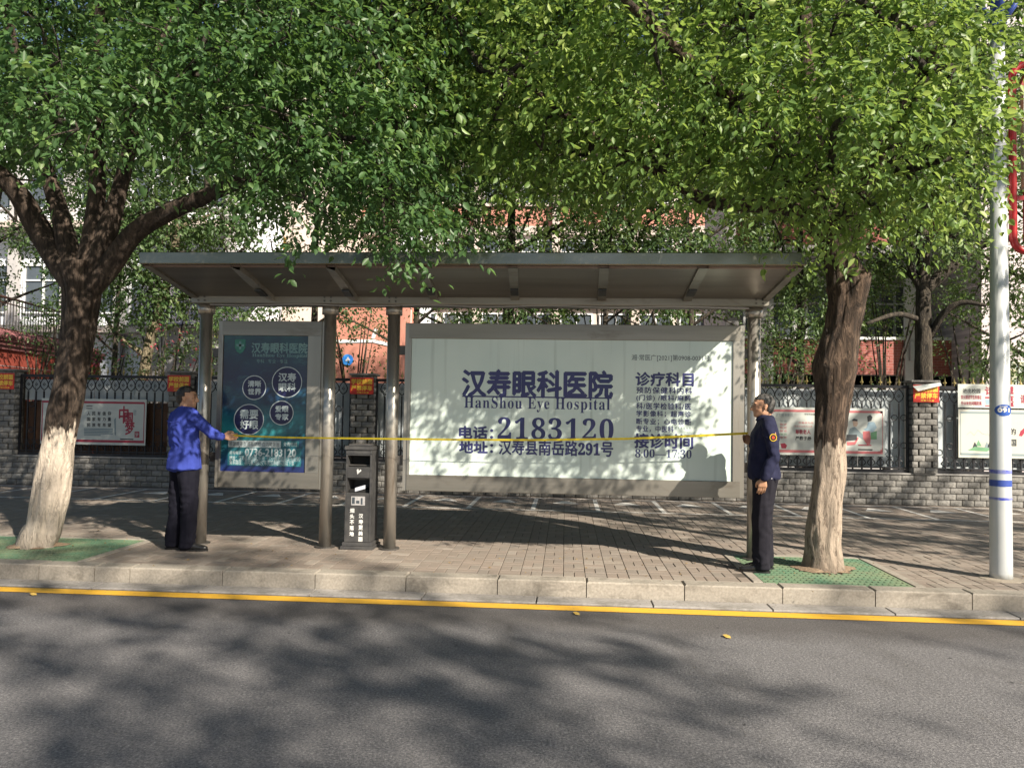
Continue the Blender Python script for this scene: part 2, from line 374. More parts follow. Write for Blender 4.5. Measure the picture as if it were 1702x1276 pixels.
# tree grates with square holes
def grate(pit, label, hx, hy, hr):
    x0, x1, y0, y1 = pit
    t = thing('tree_grate', label, 'tree grate', ((x0+x1)/2, (y0+y1)/2, 0), 'green grates in the tree pits'); cx, cy = t.location[:2]
    b_ = MB(); nx, ny = int((x1-x0)/.055), int((y1-y0)/.10); dx, dy = (x1-x0-.04)/nx, (y1-y0-.04)/ny
    f_ = MB()
    ax, ay = x0+.02-cx, y0+.02-cy
    def solid(x, y): return math.hypot(x-hx+cx, y-hy+cy) < hr
    for i in range(nx+1):
        segs = []; cur = None
        for j in range(ny):
            ya = ay+j*dy; ok = not solid(ax+i*dx, ya+dy/2)
            if ok: cur = [ya, ya+dy] if cur is None else [cur[0], ya+dy]
            if not ok and cur: segs.append(cur); cur = None
        if cur: segs.append(cur)
        for s in segs: b_.box(ax+i*dx-.014, ax+i*dx+.014, s[0], s[1], -.03, .0)
    for j in range(ny+1):
        cur = None; segs = []
        for i in range(nx):
            xa = ax+i*dx; ok = not solid(xa+dx/2, ay+j*dy)
            if ok: cur = [xa, xa+dx] if cur is None else [cur[0], xa+dx]
            if not ok and cur: segs.append(cur); cur = None
        if cur: segs.append(cur)
        for s in segs: b_.box(s[0], s[1], ay+j*dy-.024, ay+j*dy+.024, -.032, .0015)
    b_.obj('lattice', M_GREEN, t)
    # light stone border on the three free sides, and the soil below
    s_ = MB(); s_.face([(x0-cx, y0-cy, -.05), (x1-cx, y0-cy, -.05), (x1-cx, y1-cy, -.05), (x0-cx, y1-cy, -.05)]); s_.obj('soil_bed', mat('dark_soil', (.02, .017, .012), (.05, .04, .03), 30, .95), t)
    m_ = MB()
    ring = []
    for k in range(40):
        a = 2*math.pi*k/40; r = hr*(1.02+.2*math.sin(2*a+1)+.14*math.sin(5*a)+random.uniform(-.09, .12)); ring.append((hx-cx+r*math.cos(a), hy-cy+r*math.sin(a), .006))
    n = len(ring)
    for k in range(n):
        p, q = ring[k], ring[(k+1) % n]; c = (hx-cx, hy-cy, .06)
        m1 = [(p[i]+c[i])/2 for i in range(2)]+[.035+random.uniform(0, .01)]; m2 = [(q[i]+c[i])/2 for i in range(2)]+[.035]
        m_.face([p, q, m2, m1]); m_.face([m1, m2, c])
    o = m_.obj('soil_mound', M_SOIL, t, smooth=True)
    bm = bmesh.new(); bm.from_mesh(o.data); bmesh.ops.remove_doubles(bm, verts=bm.verts, dist=.012); bm.to_mesh(o.data); bm.free()
    return t
TL = at(68, 905, Z=0); TR = at(1369, 945, Z=0)
TL = Vector((TL.x, 7.85, 0)); TR = Vector((TR.x, 7.85, 0))
grate(PITL, 'green lattice grate round the whitewashed tree trunk, left end of the pavement', TL.x, TL.y, .23)
grate(PITR, 'green lattice grate with soil spilling round the rough trunk beside the man in navy', TR.x, TR.y, .25)
for (x0, x1, y0, y1) in (PITL, PITR):
    for q in ((x0-.09, x0-.003, y0, y1+.09), (x1+.003, x1+.09, y0, y1+.09), (x0, x1, y1+.003, y1+.09)):
        bb = MB(); bb.box(q[0], q[1], q[2], q[3], -.05, .006, ch=.004); bb.obj('pit_edging', M_GRAN, pave)
# grit and leaf scraps in the gutter, round the trees and on the flags
def litter(name, n, m, place, size, par=None):
    b_ = MB(); rs = random.Random(99)
    for _ in range(n):
        x, y, z = place(rs); r_ = rs.uniform(*size); a = rs.uniform(0, 6.3); P = [(x+r_*math.cos(a+k*1.7)*rs.uniform(.5, 1), y+r_*math.sin(a+k*1.7)*rs.uniform(.5, 1), z+rs.uniform(.001, .006)) for k in range(3)]
        top = (x, y, z+r_*.5); b_.face(P); [b_.face([P[k], P[(k+1) % 3], top]) for k in range(3)]
    tag(b_.obj(name, m, par), kind='stuff')
litter('gutter_grit', 900, mat('grit', (.25, .22, .18), (.12, .1, .08), 30, .9), lambda rs: (rs.uniform(-7, 6), 6.93-abs(rs.gauss(0, .10)), -.143+.008), (.003, .010))
litter('road_grit', 700, mat('grit', (.25, .22, .18)), lambda rs: (rs.uniform(-6, 6), rs.uniform(2.5, 6.5), -.149), (.003, .008))
litter('leaf_scraps', 170, mat('scraps', (.30, .2, .07), (.14, .09, .04), 30, .8), lambda rs: (lambda c: (c+rs.gauss(0, 1.0), 7.95+rs.gauss(0, .5) if rs.random() < .7 else rs.uniform(7.2, 13), .002))(rs.choice((-5.5, 2.5, 0, -3, 5))), (.008, .022))
# fallen leaves
M_FL = mat('dry_leaf', (.55, .33, .06), (.62, .45, .12), 30, .7)
for k, (px, py, lab) in enumerate(((958, 1019, 'small yellow fallen leaf on the road below the long kerb joint'), (1208, 1057, 'curled yellow leaf lying on the bare road, rightmost of the fallen leaves'), (55, 987, 'yellow leaf stuck on the yellow line at the left end'))):
    p = at(px, py, Z=-.14); lf = MB(); a = random.uniform(0, 6)
    L, W = .045, .02; pts = [(-L, 0, .004), (-L*.3, -W, .012), (L*.5, -W*.8, .014), (L, 0, .008), (L*.5, W*.8, .012), (-L*.3, W, .004)]
    lf.face([(x*math.cos(a)-y*math.sin(a), x*math.sin(a)+y*math.cos(a), z) for x, y, z in pts])
    tag(lf.obj('fallen_leaf', M_FL, loc=(p.x, p.y, -.146)), lab, 'fallen leaf', 'leaves fallen on the road')

# ================================================================== BUS SHELTER
PY = 8.27                       # line of the posts
POSTX = [at(332, 905, Y=PY).x, at(540, 908, Y=PY).x, at(647, 910, Y=PY).x, at(1252, 925, Y=PY).x]
sh = thing('bus_shelter', 'brushed steel bus shelter with a long upswept canopy on four round posts', 'bus shelter', ((POSTX[0]+POSTX[3])/2, PY, 0))
ox, oy = sh.location[0], sh.location[1]
ZB = 2.63
for x in POSTX:
    t_ = MB(); t_.tube([(x-ox, 0, 0), (x-ox, 0, ZB)], .068, 28); po = t_.obj('post', M_STEELP, sh, smooth=True)
    t_ = MB(); t_.tube([(x-ox, 0, ZB-.10), (x-ox, 0, ZB-.002)], .09, 28)
    c_ = t_.obj('collar', M_STEELP, po, smooth=True)
    t_ = MB(); t_.tube([(x-ox, 0, 0), (x-ox, 0, .012)], .11, 28); t_.obj('base_plate', M_DARKST, po)
for me_ in {o.data for o in sh.children_recursive if o.data}:
    for p in me_.polygons:
        if len(p.vertices) > 6: p.use_smooth = False
# roof: long box beam over the posts, curved underside rising to the front fascia
xl, xr = at(238, 425, Y=7.1).x-ox, at(1336, 430, Y=7.1).x-ox
bl, br = at(321, 495, Y=8.15).x-ox, at(1277, 510, Y=8.15).x-ox
yb0, yb1 = -.16, .14
beam = MB(); beam.box(bl, br, yb0, yb1, ZB, ZB+.10, ch=.006); beam.obj('rear_beam', M_STEELH, sh)
NS = 9
def prof(t):    # t 0 at beam, 1 at front edge: y, z of the soffit (sweeps up)
    return yb0 + (7.1-PY-yb0)*t, ZB+.075+.14*t**0.9+.015*t*t
rf = MB()
pr = [prof(k/NS) for k in range(NS+1)]
# soffit skin, with the two ends tapering inwards to the beam
for k in range(NS):
    (ya, za), (yb, zb) = pr[k], pr[k+1]; ta, tb = k/NS, (k+1)/NS
    la, ra = bl+(xl-bl)*ta, br+(xr-br)*ta; lb, rb = bl+(xl-bl)*tb, br+(xr-br)*tb
    rf.face([(la, ya, za), (lb, yb, zb), (rb, yb, zb), (ra, ya, za)])
    rf.face([(la, ya, za+.05), (ra, ya, za+.05), (rb, yb, zb+.05), (lb, yb, zb+.05)])
    rf.face([(la, ya, za), (la, ya, za+.05), (lb, yb, zb+.05), (lb, yb, zb)]); rf.face([(ra, ya, za), (rb, yb, zb), (rb, yb, zb+.05), (ra, ya, za+.05)])
rf.obj('soffit', mat('soffit_steel', (.30, .27, .23), (.19, .17, .145), 4, .36, .8, bs_=.1, stretch=(.1, 1, 1)), sh)
yf, zf = pr[-1]
fa = MB(); fa.box(xl-.02, xr+.02, yf-.03, yf+.03, zf-.002, zf+.115, ch=.008); fa.obj('fascia', mat('fascia_steel', (.27, .26, .22), (.17, .17, .14), 4, .26, .9, bs_=.1, stretch=(.3, 1, 1)), sh)
fl = MB(); fl.box(xl-.01, xr+.01, yf+.031, yf+.09, zf-.016, zf-.004); fl.obj('drip_edge', mat('rusty_edge', (.25, .16, .12), (.32, .24, .2), 8, .5, .6), sh)
# edge trims at the slanted ends
for (a, c, s) in ((bl, xl, 1), (br, xr, -1)):
    et = MB()
    for k in range(NS):
        (ya, za), (yb, zb) = pr[k], pr[k+1]; xa, xb = a+(c-a)*k/NS, a+(c-a)*(k+1)/NS
        w = .07*s
        P = [(xa, ya, za-.02), (xa+w, ya, za-.02), (xb+w, yb, zb-.02), (xb, yb, zb-.02)]
        et.face(P); et.face([(xa, ya, za-.02), (xb, yb, zb-.02), (xb, yb, zb+.06), (xa, ya, za+.06)])
        et.face([(xa+w, ya, za-.02), (xa+w, ya, za-.001), (xb+w, yb, zb-.001), (xb+w, yb, zb-.02)])
    et.obj('edge_trim', M_STEELH, sh)
# back half of the roof beyond the beam
bk = MB(); bk.face([(bl, yb1, ZB+.1), (br, yb1, ZB+.1), (br-.02, yb1+.35, ZB+.2), (bl+.02, yb1+.35, ZB+.2)])
bk.face([(bl, yb1, ZB+.104), (bl+.02, yb1+.35, ZB+.204), (br-.02, yb1+.35, ZB+.204), (br, yb1, ZB+.104)]); bk.obj('rear_sheet', M_STEELH, sh)
tp = MB(); tp.face([(xl, yf+.03, zf+.1), (xr, yf+.03, zf+.1), (br, yb1, ZB+.14), (bl, yb1, ZB+.14)]); tp.obj('top_sheet', M_STEELH, sh)
# five ribs under the soffit with dark lamp slots; the two leftmost are twisted
for kx, (pb, pf, tw) in enumerate(((450, 395, 1), (588, 552, 1), (722, 700, 0), (856, 853, 0), (1000, 1004, 0), (1142, 1168, 0))):
    xb_, xf_ = at(pb, 492, Y=8.1).x-ox, at(pf, 442, Y=7.15).x-ox
    rb_ = MB()
    for k in range(NS):
        (ya, za), (yb, zb) = pr[k], pr[k+1]
        xa, xc = xb_+(xf_-xb_)*k/NS, xb_+(xf_-xb_)*(k+1)/NS; w = .045
        ta = tw*.35*math.sin(k/NS*3.1); tc = tw*.35*math.sin((k+1)/NS*3.1); h = .028
        A = [(xa-w, ya, za-h-w*ta), (xa+w, ya, za-h+w*ta-.03*tw), (xc+w, yb, zb-h+w*tc-.03*tw), (xc-w, yb, zb-h-w*tc)]
        rb_.face(A[::-1])
        rb_.face([(xa-w, ya, za), (xa-w, ya, A[0][2]), (xc-w, yb, A[3][2]), (xc-w, yb, zb)])
        rb_.face([(xa+w, ya, za), (xc+w, yb, zb), (xc+w, yb, A[2][2]), (xa+w, ya, A[1][2])])
    ro = rb_.obj('rib', M_STEELP if tw else M_STEELH, sh)
    lm = MB(); k = 2; ya, za = prof(.2); yb, zb = prof(.4); xa, xc = xb_+(xf_-xb_)*.2, xb_+(xf_-xb_)*.4
    lm.box(-.04, .04, 0, yb-ya, 0, .012, tr=lambda p: Vector((p.x+xa+(xc-xa)*(p.y/(yb-ya)), ya+p.y, za+(zb-za)*p.y/(yb-ya)-.044-.02*tw+p.z)))
    lm.obj('lamp_slot', mat('dark_slot', (.01, .01, .012), (.03, .03, .03), 10, .3), ro)
# conduit sagging under the beam
cd = MB(); pts = [(bl+.2+(br-bl-.4)*k/30, yb0+.02, ZB-.012-.008*math.sin(k*.9)) for k in range(31)]; cd.tube(pts, .007, 6)
cd.obj('conduit', mat('pale_pipe', (.5, .48, .45), None, 5, .3, .6), sh)

bl_ = MB(); bl_.tube([(0, 0, 0), (0, -.006, 0)], .011, 8); ME_BOLT = bl_.mesh('bolt', M_DARKST)
for x in POSTX:
    for z in (ZB+.03, ZB+.07): link('bolt', ME_BOLT, sh, (x-ox-.02, yb0-.001, z)); link('bolt', ME_BOLT, sh, (x-ox+.05, yb0-.001, z))
def lightbox(name, label, X0, X1, Z0, Z1, px0, px1, pz0, pz1, m, ax):
    """steel case X0..X1, Z0..Z1 with a recessed panel px0.. pz1"""
    cx = (X0+X1)/2; t = thing(name, label, 'light box', (cx, PY, 0))
    yf_, yb_ = -.055, .09
    f = lambda x: x-cx
    for (a, c, z0, z1, nm) in ((X0+.045, X1-.045, pz1, Z1, 'top_frame'), (X0+.045, X1-.045, Z0, pz0, 'bottom_frame')):
        q = MB(); q.box(f(a), f(c), yf_, yb_, z0, z1, ch=.004); q.obj(nm, M_STEELH, t)
    for (a, c) in ((X0+.045, px0), (px1, X1-.045)):
        q = MB(); q.box(f(a)+.001, f(c)-.001, yf_-.002, yb_-.002, pz0-.004, pz1+.004, ch=.003); q.obj('side_frame', M_STEEL, t)
    for (a, c) in ((X0, X0+.043), (X1-.043, X1)):
        q = MB(); q.box(f(a), f(c), yf_+.012, yb_+.006, Z0-.006, Z1+.004, ch=.006); q.obj('side_rail', M_STEEL, t)
    q = MB(); q.box(f(px0)+.001, f(px1)-.001, yf_+.016, yb_-.01, pz0+.001, pz1-.001); pn = q.obj('panel', m, t)
    bkp = MB(); bkp.box(f(X0)+.05, f(X1)-.05, yb_+.001, yb_+.02, Z0+.01, Z1-.01); bkp.obj('back_panel', M_STEEL, t)
    for z in ax:
        for (a, c) in ((X0-.08, X0-.002), (X1+.002, X1+.08)):
            q = MB(); q.box(f(a), f(c), .0, .06, z-.05, z+.05, ch=.004); q.obj('bracket', M_DARKST, t)
    return t, pn, yf_+.016
q = lambda x, y: at(x, y, Y=PY-.06)
e = [q(668, 812).x, q(1237, 825).x]
big_box, bpn, yfp = lightbox('advertising_light_box', 'wide pale hospital light box with navy lettering between the two right posts', e[0], e[1], .635, 2.44,
    q(684, 560).x, q(1219, 570).x, .805, 2.275, M_PANEL, (.95, 2.15))
YT = yfp-.0015
bx = big_box.location[0]
def tb(s, x0, y0, x1, y1, m=M_NAVY, bold=0.0, parent=None, off=None, yt=None, **k):
    a, c = q(x0, y1), q(x1, y0)
    text(s, (a.x-(off if off is not None else bx), c.x-(off if off is not None else bx), a.z, c.z), YT if yt is None else yt, m, parent or bpn, bold, **k)
def ser(s):
    out = ''
    for ch in s:
        o = ord(ch)
        if 48 <= o <= 57: out += chr(0x1D7CE+o-48)
        elif 65 <= o <= 90: out += chr(0x1D400+o-65)
        elif 97 <= o <= 122: out += chr(0x1D41A+o-97)
        else: out += ch
    return out
tb('汉寿眼科医院', 768, 617, 1018, 658, bold=.011)
tb(ser('HanShou Eye Hospital'), 771, 662, 1014, 683, spacing=1.12)
ln = MB(); a, c = q(768, 659.5), q(1017, 660.5); ln.box(a.x-bx, c.x-bx, YT-.001, YT, c.z, a.z+.002); ln.obj('underline', M_NAVY, bpn)
tb('电话：', 763, 709, 819, 729, bold=.006); tb(ser('2183120'), 827, 696, 1020, 729, bold=.001, spacing=1.1)
tb('地址：', 763, 734, 819, 752, bold=.006); tb('汉寿县南岳路'+ser('291')+'号', 829, 734, 1019, 755, bold=.004)
tb('湘·常医广[2021]第0908-0031号', 1050, 590, 1180, 600, M_INK)
tb('诊疗科目', 1057, 619.5, 1153, 640.5, bold=.006)
for k, (s, w) in enumerate((('预防保健科内科', 1151), ('(门诊) /眼科/麻醉', 1149), ('科/医学检验科/医', 1149), ('学影像科；超声诊', 1149), ('断专业；心电诊断', 1149))):
    tb(s, 1058, 644+k*13.1, w, 653.3+k*13.1, bold=.0018, spacing=1.15)
tb('专业，中医科', 1058, 708, 1120, 717.5, bold=.0018, spacing=1.1); tb('＊＊＊＊＊＊', 1122, 709, 1149, 714, M_GREYPR)
tb('接诊时间', 1055, 722, 1152, 744, bold=.006); tb(ser('8:00')+'—'+ser('17:30'), 1056, 747.5, 1150, 760)
e = [q(355, 808).x, q(535, 811).x]
small_box, spn, _ = lightbox('advertising_light_box', 'narrow dark blue poster light box with four circled slogans between the two left posts', e[0], e[1], .625, 2.45,
    q(371, 560).x, q(512, 560).x, .80, 2.29, M_POST, (.95, 2.1))
sx = small_box.location[0]
def ts(*a, **k): tb(*a, parent=spn, off=sx, **k)
ts('汉寿眼科医院', 417, 570, 510, 586, M_DIMPR, bold=.0035); ts(ser('HanShou Eye Hospital'), 418, 588, 510, 594, M_DIMPR)
ts('专科 · 专业 · 专注', 425, 597, 477, 603, M_DIMPR)
em = MB(); c0 = q(398, 575); pts = [(c0.x-sx+.06*dx, c0.z+.075*dz) for dx, dz in ((-1, 1), (1, 1), (1, -.2), (.6, -.8), (0, -1.1), (-.6, -.8), (-1, -.2))]; em.prism(pts, YT-.001, YT); em.obj('emblem', mat('teal_emblem', (.03, .16, .12), (.05, .22, .17), 10, .4), spn)
em = MB(); 
for a_ in (0, 90):
    em.box(-.012, .012, YT-.002, YT-.0012, -.045, .045, tr=lambda p, a_=a_: Vector((c0.x-sx+p.x*math.cos(R(a_))+p.z*math.sin(R(a_)), p.y, c0.z+.01-p.x*math.sin(R(a_))+p.z*math.cos(R(a_)))))
em.obj('emblem_cross', M_DIMPR, spn)
for (cx_, cy_, r_, s1, s2, fs) in ((421.5, 644, 21, '清晰', '世界', 10.5), (476, 635, 26.5, '汉寿', '眼科', 14), (412.5, 697, 26.5, '需要', '好眼', 14.5), (467, 686, 21, '爱眼', '专家', 10.5)):
    p = q(cx_, cy_); rr = r_*8.2/FOC
    dk = MB(); dk.prism([(p.x-sx+rr*math.cos(2*math.pi*k/48), p.z+rr*math.sin(2*math.pi*k/48)) for k in range(48)], YT-.001, YT); dk.obj('disc', M_DISC, spn)
    rg = MB()
    for k in range(48):
        a, c = 2*math.pi*k/48, 2*math.pi*(k+1)/48
        rg.face([(p.x-sx+rr*math.cos(a), YT-.002, p.z+rr*math.sin(a)), (p.x-sx+rr*math.cos(c), YT-.002, p.z+rr*math.sin(c)), (p.x-sx+(rr-.009)*math.cos(c), YT-.002, p.z+(rr-.009)*math.sin(c)), (p.x-sx+(rr-.009)*math.cos(a), YT-.002, p.z+(rr-.009)*math.sin(a))][::-1])
    rg.obj('ring', M_PALEPR, spn)
    ts(s1, cx_-fs, cy_-fs-1, cx_+fs+1, cy_-1.5, M_PALEPR, bold=.003, yt=YT-.0025); ts(s2, cx_-fs, cy_+1.5, cx_+fs+1, cy_+fs+1, M_PALEPR, bold=.003, yt=YT-.0025)
def rect(x0, y0, x1, y1, m, nm, dy=0):
    a, c = q(x0, y1), q(x1, y0); r_ = MB(); r_.box(a.x-sx, c.x-sx, YT-.001-dy, YT-dy, a.z, c.z); r_.obj(nm, m, spn)
rect(378, 733, 466, 743, M_PALEPR, 'print_bar'); rect(466.5, 733, 496, 743, M_TEAL, 'print_bar'); rect(377, 745, 500, 773, M_TEAL, 'print_bar')
ts('眼健康筛查·近视防控·白内障救治', 380, 735, 463, 741, M_INK, yt=YT-.002); ts('免费热线', 470, 735, 493, 741.5, M_PALEPR, yt=YT-.002)
ts('咨询电话：', 380, 749.5, 402, 755, M_PALEPR, yt=YT-.002); ts('0736-2183120', 406, 746.5, 491, 757.5, M_PALEPR, bold=.0035, yt=YT-.002)
ts('地址：汉寿县南岳路291号（三小斜对面新华书店旁）', 380, 759, 498, 765, M_PALEPR, yt=YT-.002)
ts('乘车路线：县内乘2路公交车到汉寿眼科医院下车', 380, 766, 488, 772, M_PALEPR, yt=YT-.002)

# ================================================================== LITTER BIN
M_BIN = mat('charcoal_bin', (.045, .045, .048), (.085, .083, .08), 14, .5, .2, bs_=.3, bscale=30, bdist=.003)
M_BLACK = mat('black_void', (.008, .008, .009), (.015, .014, .013), 10, .8)
M_WHITE = mat('white_print', (.72, .72, .70), (.6, .6, .58), 12, .5)
bp = at(596, 911, Z=0); bin_ = thing('litter_bin', 'charcoal standing litter bin with white slogans between two shelter posts', 'litter bin', (bp.x, 8.32, 0))
def pb(nm, x0, x1, y0, y1, z0, z1, m=M_BIN, ch=.004, par=None):
    q_ = MB(); q_.box(x0, x1, y0, y1, z0, z1, ch=ch); return q_.obj(nm, m, par or bin_)
pb('plinth', -.175, .175, -.18, .18, 0, .035); pb('plinth_step', -.16, .16, -.165, .165, .0355, .075)
W = .142
fp = pb('front_door', -W, W-.02, -.145, -.115, .076, .60); pb('side_wall', -W, -W+.02, -.114, .14, .076, 1.06); pb('side_wall', W-.02+.001, W+.0, -.15, .14, .076, 1.06)
pb('back_wall', -W+.021, W-.02, .12, .14, .076, 1.06); pb('inner_bin', -W+.025, W-.025, -.09, .11, .08, .63, M_BLACK)
pb('front_corner', -W, -W+.018, -.145, -.116, .601, 1.06)
pb('middle_band', -W+.0185, W-.0205, -.147, -.11, .76, .88); pb('shelf', -W+.021, W-.021, -.109, .119, .74, .76)
pb('upper_band', -W+.0185, W-.0205, -.147, -.11, 1.0, 1.06); pb('hood', -W-.012, W+.008, -.16, .155, 1.061, 1.10); pb('hood_top', -W+.02, W-.02, -.12, .13, 1.101, 1.12)
pb('ash_tray', -W+.022, W-.022, -.1, .11, .885, .90, M_DARKST); pb('chute', -W+.022, W-.022, .02, .118, .901, 1.0, M_BLACK)
sl = MB(); sl.box(-.075, .075, -.150, -.1465, .47, .565); st_ = sl.obj('notice', mat('notice', (.5, .5, .5), (.35, .33, .33), 60, .5), bin_)
sl = MB(); sl.box(-.065, -.035, -.1515, -.1505, .485, .555); sl.box(.03, .05, -.1515, -.1505, .48, .55); sl.box(-.02, .015, -.1515, -.1505, .49, .52); sl.obj('pictogram', M_INK, bin_)
lg = MB(); lg.prism([(-.015, .80), (.03, .84), (.02, .855), (.0, .835), (-.005, .86), (-.022, .85)], -.1495, -.1475); lg.obj('emblem', M_WHITE, bin_)
pp = MB(); pp.box(-.05, .06, -.10, -.02, .62, .66, tr=lambda p: Vector((p.x, p.y, p.z+p.x*.3))); tag(pp.obj('crumpled_paper', mat('paper', (.6, .62, .68), (.45, .48, .55), 20, .7), loc=(bp.x, 8.32, .005)), 'white crumpled paper poking out of the litter bin opening', 'paper')
for k, ch_ in enumerate('烟头不落地'): text(ch_, (-.085, -.04, .39-k*.062, .435-k*.062), -.147, M_WHITE, fp, .0025)
for k, ch_ in enumerate('汉寿更美丽'): text(ch_, (.012, .057, .335-k*.062, .38-k*.062), -.147, M_WHITE, fp, .0025)

# ================================================================== BOUNDARY WALL AND FENCE
WY = 13.75
PILX = [at(x, 700, Y=WY).x for x in (8, 299, 602)]; sp_ = (at(1536, 700, Y=WY).x-PILX[2])/3
PILX = [PILX[0]-sp_] + PILX + [PILX[2]+sp_, PILX[2]+2*sp_, PILX[2]+3*sp_, PILX[2]+4*sp_]
M_SPLIT = mat('split_stone', (.15, .145, .138), (.26, .25, .23), 9, .85, bs_=1, bscale=22, bdist=.02, rnd=.22)
M_MORT = mat('mortar', (.035, .033, .03), (.06, .055, .05), 12, .95)
def split_block(w, h, d, seed):
    rs = random.Random(seed); m_ = MB(); g_ = .006; nx, nz = 3, 2
    vid = {}
    V, F = [], []
    for i in range(nx+1):
        for k in range(nz+1):
            e_ = i in (0, nx) or k in (0, nz)
            V.append((g_+(w-2*g_)*i/nx, (0 if e_ else -.004-rs.random()*.008)+ (.006 if e_ else 0), g_+(h-2*g_)*k/nz)); vid[i, k] = len(V)-1
    for i in range(nx):
        for k in range(nz): F.append((vid[i, k], vid[i+1, k], vid[i+1, k+1], vid[i, k+1]))
    n = len(V); V += [(g_, d, g_), (w-g_, d, g_), (w-g_, d, h-g_), (g_, d, h-g_)]
    F += [(n, n+3, n+2, n+1)]
    F += [tuple([vid[i, 0] for i in reversed(range(nx+1))]+[n, n+1]), tuple([vid[i, nz] for i in range(nx+1)]+[n+2, n+3])]
    F += [tuple([vid[0, k] for k in range(nz+1)]+[n+3, n]), tuple([vid[nx, k] for k in reversed(range(nz+1))]+[n+1, n+2])]
    me = bpy.data.meshes.new('stone_block'); me.from_pydata(V, [], F); me.materials.append(M_SPLIT); return me
BL = [split_block(.2, .104, .03, k) for k in range(6)]; BH = [split_block(.1, .104, .03, 20+k) for k in range(3)]
lw = thing('boundary_wall', 'long low wall of grey split stone blocks under the black iron fence', 'wall', (0, WY, 0))
q_ = MB(); q_.box(-14, 14, .022, .28, 0, .52); q_.obj('core', M_MORT, lw)
q_ = MB()
for i in range(14): q_.box(-14+i*2+.002, -14+i*2+1.998, -.012, .3, .521, .548, ch=.004)
q_.obj('coping', mat('coping', (.25, .24, .23), (.34, .33, .31), 9, .85), lw)
allb = []
for r_ in range(5):
    for i in range(-70, 70): allb.append((i*.2+(.1 if r_ % 2 else 0), r_*.104))
allb = [p for p in allb if -13.9 < p[0] < 13.7]
allb.sort(key=lambda p: (0 if (-9.6 < p[0] < -3.9 and p[1] >= 0) else (1 if 2.2 < p[0] < 8.2 else 2), abs(p[0])))
for x, z in allb[:296]: link('stone_block', random.choice(BL), lw, (x, -.0, z))
rest = MB()
for x, z in allb[296:]:
    me = random.choice(BL); n = len(rest.v); rest.v += [(v.co.x+x, v.co.y, v.co.z+z) for v in me.vertices]
    rest.cur = random.random()
    for p in me.polygons: rest.f.append(tuple(i+n for i in p.vertices)); rest.m.append(0); rest.tint.append(rest.cur)
tag(rest.obj('stone_block_courses', M_SPLIT, lw, tint=True), kind='stuff')
PW = .44
pillabs = ['split stone fence pillar beyond the left edge of the picture', 'split stone fence pillar at the far left edge carrying a red notice', 'stone fence pillar behind the head of the man in blue', 'stone fence pillar seen between the shelter posts above the litter bin',
           'fence pillar hidden behind the middle of the wide light box', 'fence pillar hidden behind the right end of the wide light box', 'stone fence pillar with a bent red notice between tree and lamp pole', 'split stone fence pillar beyond the right edge of the picture']
M_RED = mat('red_banner', (.62, .035, .02), (.5, .03, .02), 6, .45); M_YTX = mat('yellow_text', (.85, .55, .06), None, 6, .5)
for i, x in enumerate(PILX):
    if i in (4, 5): 
        pass
    p = thing('fence_pillar', pillabs[i], 'pillar', (x, WY, .549), 'stone pillars between the fence panels')
    q_ = MB(); q_.box(-PW/2+.028, PW/2-.028, -.05+.028, .28, 0, 1.56); q_.obj('core', M_MORT, p)
    for r_ in range(15):
        z = r_*.104
        if r_ % 2: segs = [(-PW/2, 'H'), (-PW/2+.12, 'L'), (-PW/2+.34, 'H')]
        else: segs = [(-PW/2+.02, 'L'), (-PW/2+.22, 'L')]
        for sx_, k in segs: link('stone_block', random.choice(BL if k == 'L' else BH), p, (sx_, -.05, z))
        for side in (-1, 1):
            o = link('stone_block', random.choice(BL), p, (side*(PW/2-.0), -.02 if side > 0 else .18, z), (0, 0, R(90*side)))
    q_ = MB(); q_.box(-PW/2-.02, PW/2+.02, -.08, .3, 1.561, 1.60, ch=.01); q_.obj('cap', M_SPLIT, p)
    if i in (1, 2, 3, 6):
        lab = {1: 'red parking notice with yellow text cut by the left edge', 2: 'red notice with yellow text behind the man in blue', 3: 'red notice 学校前面严禁停车 above the litter bin', 6: 'red notice with its top folded over, right of the rough tree'}[i]
        hh = .30; w_ = .215
        nb = MB(); nb.box(-w_, w_, -.083, -.078, -hh/2, hh/2); n_ = nb.obj('red_notice', M_RED, None, loc=(x, WY, 1.92)); tag(n_, lab, 'notice', 'red no-parking notices on the fence pillars')
        text('学校前面', (-.19, .19, .03, .125), -.084, M_YTX, n_, .004); text('严禁停车', (-.19, .19, -.085, .01), -.084, M_YTX, n_, .004); text('交警大队宣', (-.09, .13, -.135, -.105), -.084, M_YTX, n_, .001)
        if i == 6:
            fl_ = MB(); fl_.face([(-.23, -.10, .12), (-.16, -.14, .035), (.23, -.14, .14), (.23, -.09, .19)]); fl_.face([(-.23, -.10, .123), (.23, -.09, .193), (.23, -.14, .143), (-.16, -.14, .038)]); fl_.obj('folded_flap', mat('flap', (.55, .58, .55), None, 6, .6), n_)
